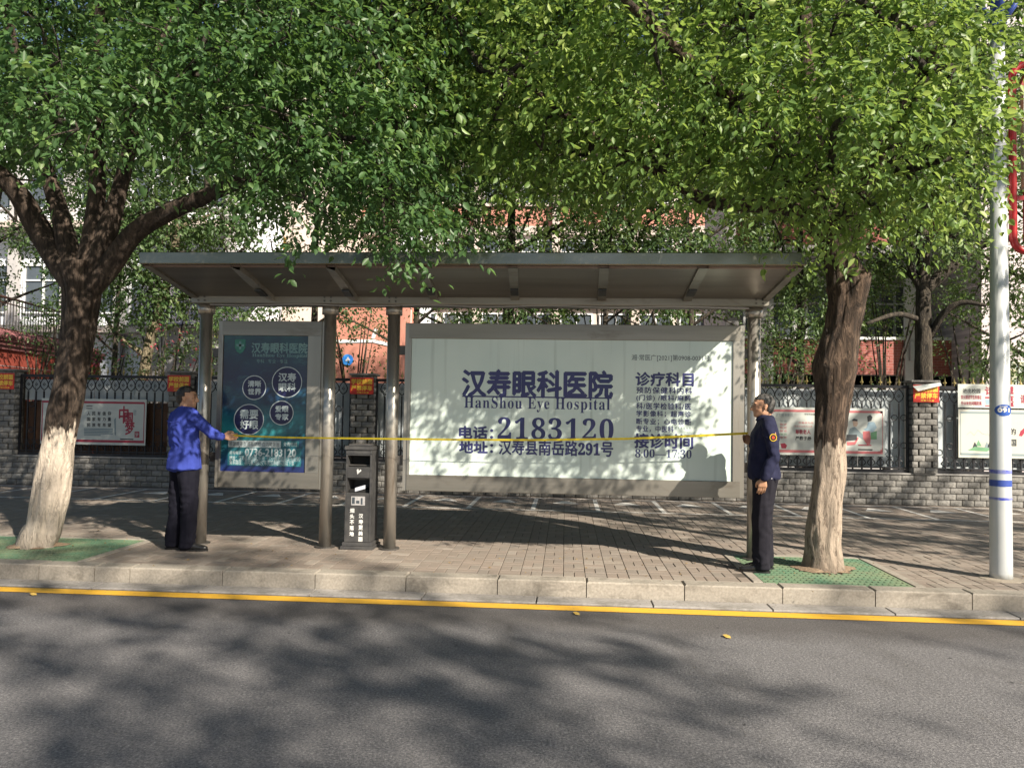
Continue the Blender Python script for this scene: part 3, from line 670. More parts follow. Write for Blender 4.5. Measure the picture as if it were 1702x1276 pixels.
# iron panels
BS = .157
def ring_pts(cx, cz, r, a0=0, a1=360, n=10): return [(cx+r*math.cos(R(a0+(a1-a0)*k/n)), 0, cz+r*math.sin(R(a0+(a1-a0)*k/n))) for k in range(n+1)]
bm_ = MB(); bm_.box(-.0115, .0115, -.0115, .0115, .0, 1.20); ME_BAR = bm_.mesh('bar', M_IRON)
spk = MB(); spk.tube([(0, 0, 0), (0, 0, .03), (0, 0, .045), (0, 0, .16)], [.008, .010, .018, .001], 6)
spk.face([(-.035, 0, .05), (0, -.006, .035), (.035, 0, .05), (0, .0, .085)]); spk.face([(-.035, 0.001, .05), (0, .001, .085), (.035, 0.001, .05), (0, .007, .035)])
ME_SPK = spk.mesh('spike', M_GOLD)
orn = MB()
h = BS/2
def arc(P, r=.009): orn.tube(P, r, 5)
arc([(0, -.002, 1.205), (-h*.75, -.002, 1.26), (-h, -.002, 1.32), (-h*.75, -.002, 1.38), (0, -.002, 1.455)]); arc([(0, .004, 1.205), (h*.75, .004, 1.26), (h, .004, 1.32), (h*.75, .004, 1.38), (0, .004, 1.455)])
orn.tube([(-.022, 0, 1.32+.0), (0, 0, 1.345), (.022, 0, 1.32), (0, 0, 1.295), (-.022, 0, 1.32)], .007, 5)
ME_TOP = orn.mesh('scroll', M_IRON); orn = MB()
for s in (-1, 1):
    arc([(0, 0, .02), (s*.035, 0, .03), (s*.06, 0, .06), (s*.05, 0, .10), (s*.022, 0, .115)]); arc([(0, 0, .17), (s*.04, 0, .17), (s*.055, 0, .19), (s*.04, 0, .2)], .007); arc([(0, 0, .115), (s*.03, 0, .13), (0, 0, .16)], .009)
ME_ORN = orn.mesh('scroll', M_IRON)
rg_ = MB(); rg_.tube(ring_pts(h, 0, .05, n=12), .008, 5); ME_RING = rg_.mesh('ring', M_IRON)
fcount = []
flab = ['iron fence panel beyond the left edge', 'black iron fence panel with timber boards behind it, leaning whitewashed tree in front', 'black iron fence panel behind the man in blue and the poster box', 'iron fence panel seen in the gaps beside the third shelter post', 'iron fence panel hidden by the wide light box', 'black iron fence panel behind the man in navy and the rough tree', 'black iron fence panel behind the grey lamp pole']
BLAB = ['brown timber boards behind the fence beyond the left edge', 'brown timber boards with a white strip behind the leaning whitewashed trunk', 'pale grey sheet strips behind the fence, hidden by man in blue and poster box', 'pale grey sheet strips seen beside the third shelter post', 'pale grey sheet strips hidden by the wide light box', 'pale grey sheet strips behind the poster with two drawn figures', 'pale grey sheet strips behind the two banners at the lamp pole']
M_SHEET = mat('pale_sheet', (.42, .47, .50), (.52, .56, .57), 3, .6, rnd=.10); M_TIMB = mat('brown_board', (.07, .03, .012), (.13, .055, .022), 4, .6, stretch=(3, 1, .3), rnd=.25)
for i in range(7):
    xa, xb = PILX[i]+PW/2+.01, PILX[i+1]-PW/2-.01; n = int((xb-xa)/BS); sp2 = (xb-xa)/(n+1)
    p = thing('iron_fence_panel', flab[i], 'fence panel', (xa, WY+.08, .55), 'black iron fence panels between the pillars'); W_ = xb-xa
    for c_ in ((0, W_, -.02, .02, 0, .05), (.031, W_-.031, -.015, .015, .07, .095)): q_ = MB(); q_.box(*c_); q_.obj('bottom_rail', M_IRON, p)
    q_ = MB(); q_.box(0, W_, -.02, .02, 1.46, 1.51); q_.obj('top_rail', M_IRON, p)
    for c_ in ((.0, .03), (W_-.03, W_)): q_ = MB(); q_.box(*c_, -.018, .018, .051, 1.459); q_.obj('end_stile', M_IRON, p)
    for k in range(n):
        x = sp2*(k+1)
        link('bar', ME_BAR, p, (x, 0, .0)); link('foot_scroll', ME_ORN, p, (x, 0, .095)); o = link('scroll', ME_TOP, p, (x, 0, .05)); o.scale = (sp2/BS, 1, .965)
        link('spike', ME_SPK, p, (x, 0, 1.511))
        if k % 4 == 0 or k == n-2: link('ring', ME_RING, p, (x, 0, .47)); link('ring', ME_RING, p, (x, 0, .95))
    # boards or sheets standing behind
    cat_ = 'timber' if i in (0, 1) else 'sheet'
    bd = thing('backing_boards', BLAB[i], 'boards', (xa, WY+.2, .55), 'boards behind the iron fence')
    nb_ = int(W_/.19); w2 = W_/nb_
    for k in range(nb_):
        for (z0, z1, m_) in (((.0, 1.0, M_TIMB), (1.03, 1.42, M_SHEET)) if i in (0, 1) else ((.06, 1.43, M_SHEET),)):
            if i in (2,) and k < nb_*.35: z0_, m_ = z0, m_
            q_ = MB(); q_.box(k*w2+.004, (k+1)*w2-.004, (k % 2)*.012, .02+(k % 2)*.012, z0, z1, ch=.003); q_.obj('board', m_, bd)

# posters on the fence
M_PAPER = mat('poster_paper', (.50, .53, .50), (.58, .60, .56), 3, .45); M_CRIM = mat('crimson_print', (.35, .03, .06), None, 5, .5); M_DK = mat('black_print', (.04, .045, .05), None, 5, .5)
M_TAN = mat('skin_print', (.5, .36, .28), None, 5, .5); M_PINKP = mat('pink_print', (.55, .16, .17), None, 5, .5); M_GRNP = mat('green_print', (.15, .33, .18), None, 5, .5); M_BLUP = mat('pale_blue_print', (.3, .42, .5), None, 5, .5)
FY = WY+.03
def poster(x0, y0, x1, y1, label, m=None):
    a, c = at(x0, y1, Y=FY), at(x1, y0, Y=FY); cx, cz = (a.x+c.x)/2, (a.z+c.z)/2
    q_ = MB(); q_.box(a.x-cx, c.x-cx, -.006, .006, a.z-cz, c.z-cz); o = q_.obj('poster', m or M_PAPER, None, loc=(cx, FY, cz)); tag(o, label, 'poster', 'posters hung on the iron fence')
    def L(x, y): p = at(x, y, Y=FY); return p.x-cx, p.z-cz
    def T(s, a0, b0, a1, b1, mm, bold=0, dy=0, **k):
        (p0, z0), (p1, z1) = L(a0, b1), L(a1, b0); text(s, (p0, p1, z0, z1), -.008-dy, mm, o, bold, **k)
    def Rc(a0, b0, a1, b1, mm, dy=0, nm='print'):
        (p0, z0), (p1, z1) = L(a0, b1), L(a1, b0); r_ = MB(); r_.box(p0, p1, -.0075-dy, -.0065-dy, z0, z1); r_.obj(nm, mm, o)
    def Bl(pts, mm, dy=0, nm='print'):
        r_ = MB(); r_.prism([L(*p) for p in pts][::-1], -.0075-dy, -.0065-dy); r_.obj(nm, mm, o)
    return o, T, Rc, Bl
def border(Rc, x0, y0, x1, y1, mm):
    for r_ in ((x0, y0, x1, y0+.8), (x0, y1-.8, x1, y1), (x0, y0+.9, x0+.8, y1-.9), (x1-.8, y0+.9, x1, y1-.9)): Rc(*r_, mm)
def corner(Bl, x, y, dx, dy, mm):
    Bl([(x, y), (x+8*dx, y), (x+8*dx, y+1.2*dy), (x+4*dx, y+1.5*dy), (x+4*dx, y+4*dy), (x+1.5*dx, y+4*dy), (x+1.2*dx, y+8*dy), (x, y+8*dy)], mm)
o, T, Rc, Bl = poster(67, 664, 244, 737, 'grey white poster with crimson 中国梦 characters hung behind the whitewashed tree')
border(Rc, 70, 668, 240, 733, M_CRIM); T('中', 198, 675, 214, 703, M_CRIM, .006, spacing=1); T('国', 207, 686, 221, 701, M_CRIM, .006); T('梦', 208, 700, 224, 722, M_CRIM, .008)
T('我的', 222, 681, 227, 690, M_GREYPR)
for r_, s in enumerate(('人民有信仰', '国家有力量', '民族有希望')):
    for k, ch_ in enumerate(s): T(ch_, 145+k*8.6, 684+r_*9.5, 150.5+k*8.6, 690+r_*9.5, M_DK, .002)
for r_ in range(5): Rc(140, 712+r_*2.6, 188-(r_ == 4)*20, 713+r_*2.6, M_GREYPR)
Bl([(224, 717), (232, 717), (232, 727), (224, 727)], M_CRIM); T('梦', 225, 719, 231, 726, M_PAPER, dy=.001); Rc(200, 729, 222, 730.5, M_DK); Rc(144, 674, 154, 675.2, M_DK); Rc(144, 678, 154, 679.2, M_DK)
Bl([(190, 697), (193, 694), (193, 724), (191, 722)], M_GREYPR)
o, T, Rc, Bl = poster(1276, 679, 1470, 755, 'pale poster urging respect for elders with two drawn figures, behind the rough tree')
border(Rc, 1281, 683, 1467, 751, M_PINKP)
for a in ((1281, 683, 1, 1), (1467, 683, -1, 1), (1467, 751, -1, -1)): corner(Bl, *a, M_PINKP)
T('讲文明 树新风', 1289, 687, 1318, 692, M_GREYPR); T('尊敬老人', 1322, 714, 1347, 721, M_CRIM, .002); T('严教子孙', 1322, 725, 1348, 731, M_DK, .003); T('中华传统美德', 1337, 687, 1358, 690, M_DK); T('百善孝为先', 1327, 701, 1352, 704, M_PINKP); T('老吾老以及人之老', 1320, 707, 1350, 709.5, M_PINKP)
for k in range(6): T('敬老', 1296, 698+k*5.4, 1308, 701.5+k*5.4, (M_GREYPR, M_PINKP, M_PINKP, M_PINKP, M_GRNP, M_CRIM)[k])
Bl([(1297, 737), (1304, 736), (1308, 740), (1306, 745), (1299, 745)], M_CRIM)
# bending adult and seated elder
Bl([(1417, 698), (1424, 698), (1426, 704), (1423, 709), (1418, 708)], M_TAN, .001); Bl([(1415, 699), (1419, 695.5), (1425, 697), (1425, 700)], M_DK, .002)
Bl([(1412, 712), (1420, 709), (1432, 720), (1437, 726), (1434, 730), (1424, 724), (1420, 730), (1408, 727)], M_GREYPR, .001); Bl([(1407, 722), (1424, 722), (1424, 731), (1406, 733)], M_DK, .002); Bl([(1407, 734), (1420, 734), (1425, 726), (1427, 728), (1421, 739), (1408, 740)], M_PINKP, .002)
Bl([(1441, 692), (1446, 689), (1450, 693), (1448, 699), (1442, 701)], M_DK, .001); Bl([(1443, 701), (1453, 701), (1457, 710), (1451, 718), (1440, 716), (1434, 713), (1440, 711)], M_BLUP, .001); Bl([(1434, 717), (1445, 716), (1447, 727), (1446, 738), (1441, 739), (1434, 728)], M_PINKP, .002); Bl([(1447, 719), (1457, 716), (1457, 730), (1447, 730)], M_GRNP, .002); Rc(1426, 739, 1448, 740.4, M_CRIM, .001); Rc(1426, 746, 1450, 748, M_DK)
o, T, Rc, Bl = poster(1592, 640, 1752, 677, 'upper white banner with red and black school gate text behind the lamp pole')
T('进出校园', 1600, 646, 1629, 653, M_DK, .002); T('家长接送学生的请在', 1597, 657, 1631, 663, M_CRIM, .001); T('外50米处间隔距离', 1597, 667, 1631, 673, M_CRIM, .001); T('请', 1637, 643, 1654, 656, M_CRIM, .005); Rc(1637, 659.5, 1650, 662, M_CRIM); Bl([(1637, 664), (1649, 663), (1649, 671), (1638, 672)], M_BLUP); Rc(1637, 673.5, 1650, 675, M_CRIM)
T('戴', 1676, 642, 1684, 655, M_CRIM, .004); T('盔', 1677, 657, 1684, 675, M_CRIM, .004); T('请安全', 1696, 656, 1726, 670, M_CRIM, .003)
o, T, Rc, Bl = poster(1593, 682, 1752, 760, 'lower cream poster with thin line drawing and red stroke behind the lamp pole', mat('cream_paper', (.58, .56, .47), (.50, .52, .48), 3, .5))
border(Rc, 1596, 686, 1748, 756, M_GREYPR); T('的', 1679, 712, 1688, 722, M_DK, .003); T('国', 1680, 731, 1688, 740, M_DK, .002); Bl([(1693, 724), (1696, 716), (1702, 711), (1708, 714), (1702, 720), (1698, 725)], M_CRIM); border(Rc, 1679, 730, 1689, 741, M_DK)
for k, (x, y) in enumerate(((1620, 738), (1626, 735), (1640, 738), (1645, 737))): Bl([(x-4, y+6), (x-2, y), (x, y-4), (x+2, y), (x+5, y+6)], (M_DK, M_GRNP, M_GREYPR, M_DK)[k])
Bl([(1608, 748), (1620, 742), (1650, 745), (1640, 750)], M_GRNP, .001)
for P in ([(1606, 722), (1613, 717), (1619, 723)], [(1619, 723), (1625, 714), (1632, 720), (1640, 722)], [(1641, 720), (1648, 727)]):
    for a, c in zip(P, P[1:]): Bl([a, c, (c[0], c[1]+.7), (a[0], a[1]+.7)], M_GREYPR)

# ================================================================== LAMP POLE
lp = at(1664, 962, Z=0); ly = 7.62; lx = at(1664, 962, Y=ly).x
pole = thing('lamp_pole', 'tall pale grey lamp pole with blue bands and an oval number plate', 'lamp pole', (lx, ly, 0))
M_POLE = mat('pole_paint', (.58, .60, .60), (.50, .53, .54), 2.5, .38, .15, bs_=.1, bscale=9, bdist=.004); M_BLUE = mat('blue_paint', (.03, .07, .32), (.05, .09, .36), 6, .4)
q_ = MB(); H0 = 5.25
q_.tube([(0, 0, 0), (0, 0, .06), (0, 0, .5), (0, 0, H0)], [.098, .096, .0945, .060], 32); q_.obj('shaft', M_POLE, pole, smooth=True)
q_ = MB(); q_.tube([(0, 0, H0+.001), (0, 0, 8.5)], [.062, .045], 24); q_.obj('upper_shaft', M_BLUE, pole, smooth=True)
q_ = MB(); q_.tube([(0, 0, H0-.04), (0, 0, H0+.08)], [.075, .075], 24); q_.obj('sleeve', M_BLUE, pole, smooth=True)
q_ = MB(); q_.tube([(.06, 0, H0+.1), (.16, 0, H0+.25), (.25, 0, H0+.6), (.25, 0, H0+1.4)], [.03, .03, .028, .025], 10); q_.tube([(-.06, 0, H0+.1), (-.16, 0, H0+.25), (-.25, 0, H0+.6), (-.25, 0, H0+1.4)], [.03, .03, .028, .025], 10); q_.obj('scroll_bracket', M_BLUE, pole, smooth=True)
q_ = MB(); q_.tube([(0, 0, 8.5), (0, -.5, 8.75), (0, -1.6, 8.95)], [.045, .04, .035], 12); q_.obj('lamp_arm', M_BLUE, pole, smooth=True)
q_ = MB(); q_.box(-.14, .14, -2.2, -1.6, 8.90, 9.0, ch=.03); q_.obj('lamp_head', M_POLE, pole)
def zr(z): return .0945+(.060-.0945)*max(0, (z-.5))/(H0-.5)
for (zc, hh) in ((1.008, .018), (.90, .03), (.755, .012)):
    q_ = MB(); z0, z1 = zc-hh, zc+hh; q_.tube([(0, 0, z0), (0, 0, z1)], [zr(z0)+.0015, zr(z1)+.0015], 32, cap=False); q_.obj('painted_band', mat('worn_blue', (.03, .05, .45), (.35, .38, .5), 16, .5) if hh < .03 else M_BLUE, pole, smooth=True)
q_ = MB(); n = 24; zc = 1.585
for k in range(n):      # oval plate wrapped on the pole, facing the road and slightly left
    a, c = 2*math.pi*k/n, 2*math.pi*(k+1)/n
    def w(u, v, e=.003): th = R(-90-4)+u; r_ = zr(zc)+e; return (r_*math.cos(th), r_*math.sin(th), zc+v)
    q_.face([w(0, 0), w(.95*math.cos(a)*.5, .055*math.sin(a)*.5), w(.95*math.cos(c)*.5, .055*math.sin(c)*.5)])
    q_.face([w(.95*math.cos(a)*.5, .055*math.sin(a)*.5), w(.95*math.cos(a), .055*math.sin(a)), w(.95*math.cos(c), .055*math.sin(c)), w(.95*math.cos(c)*.5, .055*math.sin(c)*.5)])
np_ = q_.obj('number_plate', mat('plate_blue', (.02, .08, .35), (.03, .1, .4), 9, .35), pole, smooth=True)
WRAP = []
def text_on_pole(s, x0, x1, z0, z1, bold): WRAP.append(len(TEXTS)); text(s, (x0-.012, x1-.012, z0, z1), 0, M_WHITE, np_, bold, name='number')
text_on_pole('091', -.045, .06, zc-.018, zc+.02, .0035); text_on_pole('路灯编号', -.03, .04, zc+.027, zc+.039, .0005)
q_ = MB(); q_.tube([(0, 0, -.004), (0, 0, .006), (0, 0, .012)], [.20, .185, .12], 18); q_.obj('mortar_patch', mat('sandy_mortar', (.36, .31, .25), (.28, .24, .19), 20, .95, bs_=.6, bscale=30), pole)
# red framed lantern sign hanging beside the pole
ls = thing('lantern_sign', 'red framed street sign bracketed to the lamp pole, cut by the right edge', 'sign', (lx, ly, 0))
M_LRED = mat('lacquer_red', (.42, .015, .02), (.36, .02, .02), 6, .3)
fx0 = at(1683, 260, Y=ly).x-lx; z1, z0 = at(1690, 108, Y=ly).z, at(1690, 418, Y=ly).z; fx1 = fx0+.62; rc = .13
def rr_path(x0, x1, z0, z1, r_): 
    P = []
    for cx_, cz_, a0 in ((x0+r_, z0+r_, 180), (x1-r_, z0+r_, 270), (x1-r_, z1-r_, 0), (x0+r_, z1-r_, 90)):
        for k in range(7): a = R(a0+15*k); P.append((cx_+r_*math.cos(a), 0, cz_+r_*math.sin(a)))
    return P
q_ = MB(); P = rr_path(fx0, fx1, z0, z1, rc); q_.tube(P+[P[0], P[1]], .034, 12); q_.obj('frame', M_LRED, ls, smooth=True)
q_ = MB(); q_.box(.05, fx1-.05, -.02, .02, at(1680, 330, Y=ly).z-.02, at(1680, 330, Y=ly).z+.02); q_.obj('arm', M_LRED, ls)
ix0, ix1 = fx0+.09, fx1-.09
q_ = MB(); zm = at(1695, 315, Y=ly).z; q_.box(ix0, ix1, -.03, .03, zm, z1-.22, ch=.01); q_.obj('panel', mat('pale_green_panel', (.5, .58, .5), (.6, .65, .55), 4, .4), ls)
q_ = MB(); q_.box(ix0+.02, ix1-.02, -.035, .035, z0+.1, zm-.01, ch=.01); lr = q_.obj('panel', M_LRED, ls)
q_ = MB(); q_.prism([(ix0-.03, z1-.22), (ix1+.03, z1-.22), (ix1-.02, z1-.1), ((ix0+ix1)/2, z1-.05), (ix0+.02, z1-.1)], -.035, .035); q_.obj('crest', M_LRED, ls)
for k in range(3):
    q_ = MB(); zz_ = zm-.12-.16*k; q_.prism([(ix0+.05, zz_), ((ix0+ix1)/2, zz_+.05), (ix1-.05, zz_), ((ix0+ix1)/2, zz_-.05)], -.039, -.0355); q_.obj('gold_lozenge', M_GOLD, lr)

# ================================================================== TREES
def catmull(pts, rad, n=6):
    P = [Vector(p) for p in pts]; out = []; ro = []
    for i in range(len(P)-1):
        p0, p1, p2, p3 = P[max(i-1, 0)], P[i], P[i+1], P[min(i+2, len(P)-1)]
        for k in range(n):
            t = k/n; out.append(.5*((2*p1)+(-p0+p2)*t+(2*p0-5*p1+4*p2-p3)*t*t+(-p0+3*p1-3*p2+p3)*t**3)); ro.append(rad[i]+(rad[i+1]-rad[i])*t)
    out.append(P[-1]); ro.append(rad[-1]); return out, ro
def limb_into(mb, pts, rad, seg=24, n=6, rough=.12, fr=9., seed=0):
    P, Rr = catmull(pts, rad, n); st = len(mb.v); mb.tube(P, Rr, seg)
    for i in range(len(P)):
        c = P[i]
        for k in range(seg):
            j = st+i*seg+k; v = Vector(mb.v[j]); d = v-c
            a = 2*math.pi*k/seg
            nz = noise.noise(Vector((math.cos(a)*1.6, math.sin(a)*1.6, c.z*1.6+seed)))*.9 + .4*noise.noise(Vector((math.cos(a)*fr*.5, math.sin(a)*fr*.5, c.z*3.2+seed*3))) - .9*abs(noise.noise(Vector((math.cos(a)*fr*.9, math.sin(a)*fr*.9, c.z*2.0+seed*5)))) + .12
            mb.v[j] = tuple(c + d*(1+rough*nz))
def leaf_mesh(name, C, D, Ln, per, L, m, seed=0, droop=.45, spread=.045, tb_=None):
    """sprays of pointed leaves along twigs starting at C, direction D, length Ln"""
    g_ = np.random.default_rng(seed); n = len(C)
    C = np.repeat(C, per, 0); D = np.repeat(D, per, 0); Ln = np.repeat(Ln, per)
    N = len(C); s = g_.uniform(.05, 1.05, N)[:, None]
    pos = C + D*Ln[:, None]*s + g_.normal(0, spread, (N, 3)); pos[:, 2] -= .18*(s[:, 0]**2)*Ln
    upv = np.array([0, 0, 1.]); side = np.cross(D, upv); side /= np.linalg.norm(side, axis=1)[:, None]+1e-6
    sg = np.where(g_.random(N) < .5, -1., 1.)[:, None]
    d = D*.5 + side*sg*.75 + g_.normal(0, .45, (N, 3)); d[:, 2] -= droop*g_.uniform(.3, 1.9, N); d /= np.linalg.norm(d, axis=1)[:, None]
    nn = g_.normal(0, .55, (N, 3)) + upv*.9 ; nn -= d*(nn*d).sum(1)[:, None]; nn /= np.linalg.norm(nn, axis=1)[:, None]
    w = np.cross(nn, d); sz = L*g_.uniform(.55, 1.3, N)
    T = np.array([(0, 0, 0), (.26, .3, .07), (.24, .62, .05), (0, 1, -.12), (-.24, .62, .05), (-.26, .3, .07)])
    V = pos[:, None, :] + sz[:, None, None]*(T[None, :, 0, None]*w[:, None, :]*g_.uniform(.65, 1.15, N)[:, None, None] + T[None, :, 1, None]*d[:, None, :] + T[None, :, 2, None]*nn[:, None, :])
    V = V.reshape(-1, 3)
    F = (np.array([[0, 1, 2, 3], [0, 3, 4, 5]])[None] + 6*np.arange(N)[:, None, None]).reshape(-1)
    me = bpy.data.meshes.new(name); me.vertices.add(len(V)); me.vertices.foreach_set('co', V.ravel().astype(np.float32))
    me.loops.add(len(F)); me.loops.foreach_set('vertex_index', F.astype(np.int32)); me.polygons.add(2*N)
    me.polygons.foreach_set('loop_start', np.arange(0, 8*N, 4, dtype=np.int32)); me.materials.append(m)
    me.update(calc_edges=True)
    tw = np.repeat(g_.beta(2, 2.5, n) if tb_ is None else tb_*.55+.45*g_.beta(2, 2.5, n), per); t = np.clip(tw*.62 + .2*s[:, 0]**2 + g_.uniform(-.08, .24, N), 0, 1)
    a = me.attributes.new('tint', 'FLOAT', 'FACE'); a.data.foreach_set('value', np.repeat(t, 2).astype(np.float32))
    return me
def sprays(lobes, dens, seed, centre, tl=(.22, .42), fill=.5, ids=None):
    """twig starts spread over and inside the leaf masses; lobes = [(centre, (rx, ry, rz)), ...]"""
    g_ = np.random.default_rng(seed); C = []; D = []
    centre = np.array(centre)
    for c, r_ in lobes:
        c = np.array(c, float); r_ = np.array(r_, float); k = max(3, int(dens*(r_[0]*r_[1]*r_[2])**(2/3)))
        d = g_.normal(0, 1, (k, 3)); d /= np.linalg.norm(d, axis=1)[:, None]
        rad = g_.uniform(fill, 1, k)**.6
        (ids.append(np.full(k, g_.beta(1.6, 1.9))) if ids is not None else None); C.append(c + d*r_*rad[:, None]*.85); o_ = (c-centre); o_ = o_/(np.linalg.norm(o_)+1e-6)
        dd = d*.8 + o_*.6 + g_.normal(0, .35, (k, 3)); dd[:, 2] -= .15; dd /= np.linalg.norm(dd, axis=1)[:, None]; D.append(dd)
    C = np.concatenate(C); D = np.concatenate(D); return C, D, g_.uniform(*tl, len(C))
def crown_lobes(seed, cx, cy, cz, rx, ry, rz, n, lr, zlow, xmax=None, sepk=.62, front=None):
    """leaf masses filling an uneven crown; zlow(x, y) = its ragged lower surface"""
    rs = random.Random(seed); out = []; tries = 0
    while len(out) < n and tries < n*40:
        tries += 1
        d = Vector((rs.gauss(0, 1), rs.gauss(0, 1), rs.gauss(0, 1))).normalized(); t = rs.uniform(.25, 1)**.45
        p = Vector((cx+d.x*rx*t, cy+d.y*ry*t, cz+d.z*rz*t)); r_ = rs.uniform(*lr)
        lo = zlow(p.x, p.y)+r_*.75
        if p.z < lo:
            if rs.random() < .75: p.z = lo+rs.uniform(0, .5)
            else: continue
        if any((p-Vector(q2[0])).length < (sepk+(.22 if (front and p.y < front) else 0))*(r_+q2[1][0]) for q2 in out): continue
        if xmax and (p.x+r_*.9)/p.y > xmax: continue
        out.append((tuple(p), (r_*rs.uniform(.9, 1.4), r_*rs.uniform(.9, 1.2), r_*rs.uniform(.6, .85))))
    return out
def tree(name, label, loc, limbs, bark, lobes, leafm, dens, per, L, seed, centre, group, twigs=True, tl=(.25, .5), seg=24, rough=.21, stage=None):
    t = thing(name, label, 'tree', loc, group); o3 = Vector(loc)
    mb = MB()
    for i, (pts, rad) in enumerate(limbs[:1]): limb_into(mb, [Vector(p)-o3 for p in pts], rad, seg*2 if i == 0 else max(10, seg//2), 12 if i == 0 else 5, rough, seed=seed+i)
    tr_ = mb.obj('trunk', bark, t, smooth=True)
    for i, (pts, rad) in enumerate(limbs[1:]):
        mb = MB(); limb_into(mb, [Vector(p)-o3 for p in pts], rad, max(10, seg//2), 6, rough*.8, seed=seed+i+1); mb.obj('limb', bark, t, smooth=True)
    if twigs:
        mb = MB(); rs = random.Random(seed); nodes_ = [Vector(p) for pts, rad in limbs for p in pts[1:]]
        for c, r_ in lobes:
            c = Vector(c); n0 = min(nodes_, key=lambda v: (v-c).length)
            if (n0-c).length < .3: continue
            mid = (n0+c)/2+Vector((rs.uniform(-.2, .2), rs.uniform(-.2, .2), rs.uniform(-.1, .25)))
            P, Rr = catmull([n0-o3, mid-o3, c-o3], [.035, .022, .008], 4); mb.tube(P, Rr, 6); nodes_.append(mid)
            for k in range(3):
                e_ = c+Vector((rs.uniform(-1, 1)*r_[0], rs.uniform(-1, 1)*r_[1], rs.uniform(-1, .6)*r_[2])); mb.tube([c-o3, (c+e_)/2-o3+Vector((0, 0, .05)), e_-o3], [.009, .006, .003], 4)
        tag(mb.obj('branches', M_BARK, t, smooth=True), kind='stuff')
    ids = []; C, D, Ln = sprays(lobes, dens, seed, centre, tl, ids=ids)
    me = leaf_mesh('crown', C-np.array(loc), D, Ln, per, L, leafm, seed, tb_=np.concatenate(ids))
    if L < .09:     # the thin stalk of every spray
        a_ = C-np.array(loc); e_ = a_+D*Ln[:, None]; e_[:, 2] -= .18*Ln; w_ = np.cross(D, [0.2, 0.1, 1.]); w_ /= np.linalg.norm(w_, axis=1)[:, None]; w_ *= .003
        V = np.stack([a_-w_-D*.08, a_+w_-D*.08, e_], 1).reshape(-1, 3); tm = bpy.data.meshes.new('twigs'); tm.from_pydata(V.tolist(), [], np.arange(len(V)).reshape(-1, 3).tolist()); tm.materials.append(M_BARK); tag(link('twigs', tm, t), kind='stuff')
    tag(link('crown', me, t), kind='stuff'); return len(C)*per
def pl(*a):   # piecewise linear table
    xs = [p[0] for p in a]; ys = [p[1] for p in a]
    return lambda x: float(np.interp(x, xs, ys))
def A(x, y, Y): return at(x, y, Y=Y)
# ---- left street tree
Yt = TL.y
def w3(px, py, Y=Yt): p = at(px, py, Y=Y); return (p.x, p.y, p.z)
def rad_(wpx, Y=Yt): return .86*wpx/2*Y/FOC
trunkL = ([(TL.x, Yt, -.05), (TL.x+.02, Yt, .07), w3(72, 880), w3(78, 850), w3(84, 811), w3(94, 748), w3(102, 705), w3(115, 650), w3(124, 600), w3(131, 550), w3(136, 500), w3(135, 470), w3(132, 440)],
          [rad_(76), rad_(72), rad_(70), rad_(67), rad_(67), rad_(61), rad_(62), rad_(62), rad_(61), rad_(61), rad_(64), rad_(72), rad_(84)])
limbsL = [trunkL,
    ([w3(125, 475), w3(95, 432), w3(62, 375), w3(25, 315, 7.7), w3(-40, 262, 7.5), w3(-160, 180, 7.2), w3(-260, 60, 7)], [rad_(50), rad_(50), rad_(46), rad_(40), rad_(34), rad_(24), rad_(12)]),
    ([w3(128, 470), w3(112, 410), w3(98, 350), w3(80, 295), w3(62, 240), w3(30, 120), w3(0, -50)], [rad_(46), rad_(44), rad_(36), rad_(30), rad_(28), rad_(22), rad_(12)]),
    ([w3(140, 470), w3(152, 400), w3(160, 330), w3(163, 260), w3(160, 150, 7.7), w3(170, -50, 7.5)], [rad_(46), rad_(42), rad_(34), rad_(30), rad_(26), rad_(14)]),
    ([w3(145, 465), w3(175, 395), w3(195, 330), w3(212, 260), w3(240, 150, 8.1), w3(300, 0, 8.3)], [rad_(44), rad_(42), rad_(34), rad_(28), rad_(24), rad_(12)]),
    ([w3(150, 480), w3(185, 440), w3(225, 385, 7.75), w3(285, 350, 7.6), w3(345, 325, 7.4), w3(420, 290, 7.2), w3(520, 225, 7.0), w3(640, 150, 6.9)], [rad_(46), rad_(46), rad_(40), rad_(34), rad_(28), rad_(24), rad_(18), rad_(9)])]
def zy(y, Y=7.): return 1.5+(684-y)*Y/FOC
lowL = pl((-12, 3.4), (-7.5, zy(290)), (-5.4, zy(270)), (-4.3, zy(280)), (-3.2, zy(310)), (-2.6, zy(370)), (-1.9, zy(355)), (-1.2, zy(425)), (-.75, zy(430)), (-.5, zy(330)), (1, zy(300)))
def zlowL(x, y): return lowL(x) + (y-7)*(.34 if y > 7 else .18)
lobL = crown_lobes(11, -5.0, 7.9, 5.9, 4.9, 2.3, 3.2, 170, (.38, .72), zlowL, None, .64, 7.6)
for (px, py, Y, r_) in ((60, 190, 5.9, .5), (130, 215, 5.6, .4), (330, 215, 6.1, .42), (430, 290, 6.3, .38), (505, 330, 6.2, .42), (520, 255, 6.1, .5), (640, 330, 6.4, .5), (690, 385, 6.6, .42), (620, 230, 6.2, .55), (560, 190, 6.2, .5), (470, 190, 6.2, .55), (395, 300, 6.6, .26), (640, 395, 6.7, .3), (250, 165, 6, .5), (330, 90, 6, .6), (480, 60, 6.1, .6), (620, 90, 6.2, .6), (100, 100, 5.9, .6)):
    p = A(px, py, Y); r_ *= .8; lobL.append(((p.x, p.y, p.z), (r_*1.2, r_*.9, r_*.8)))
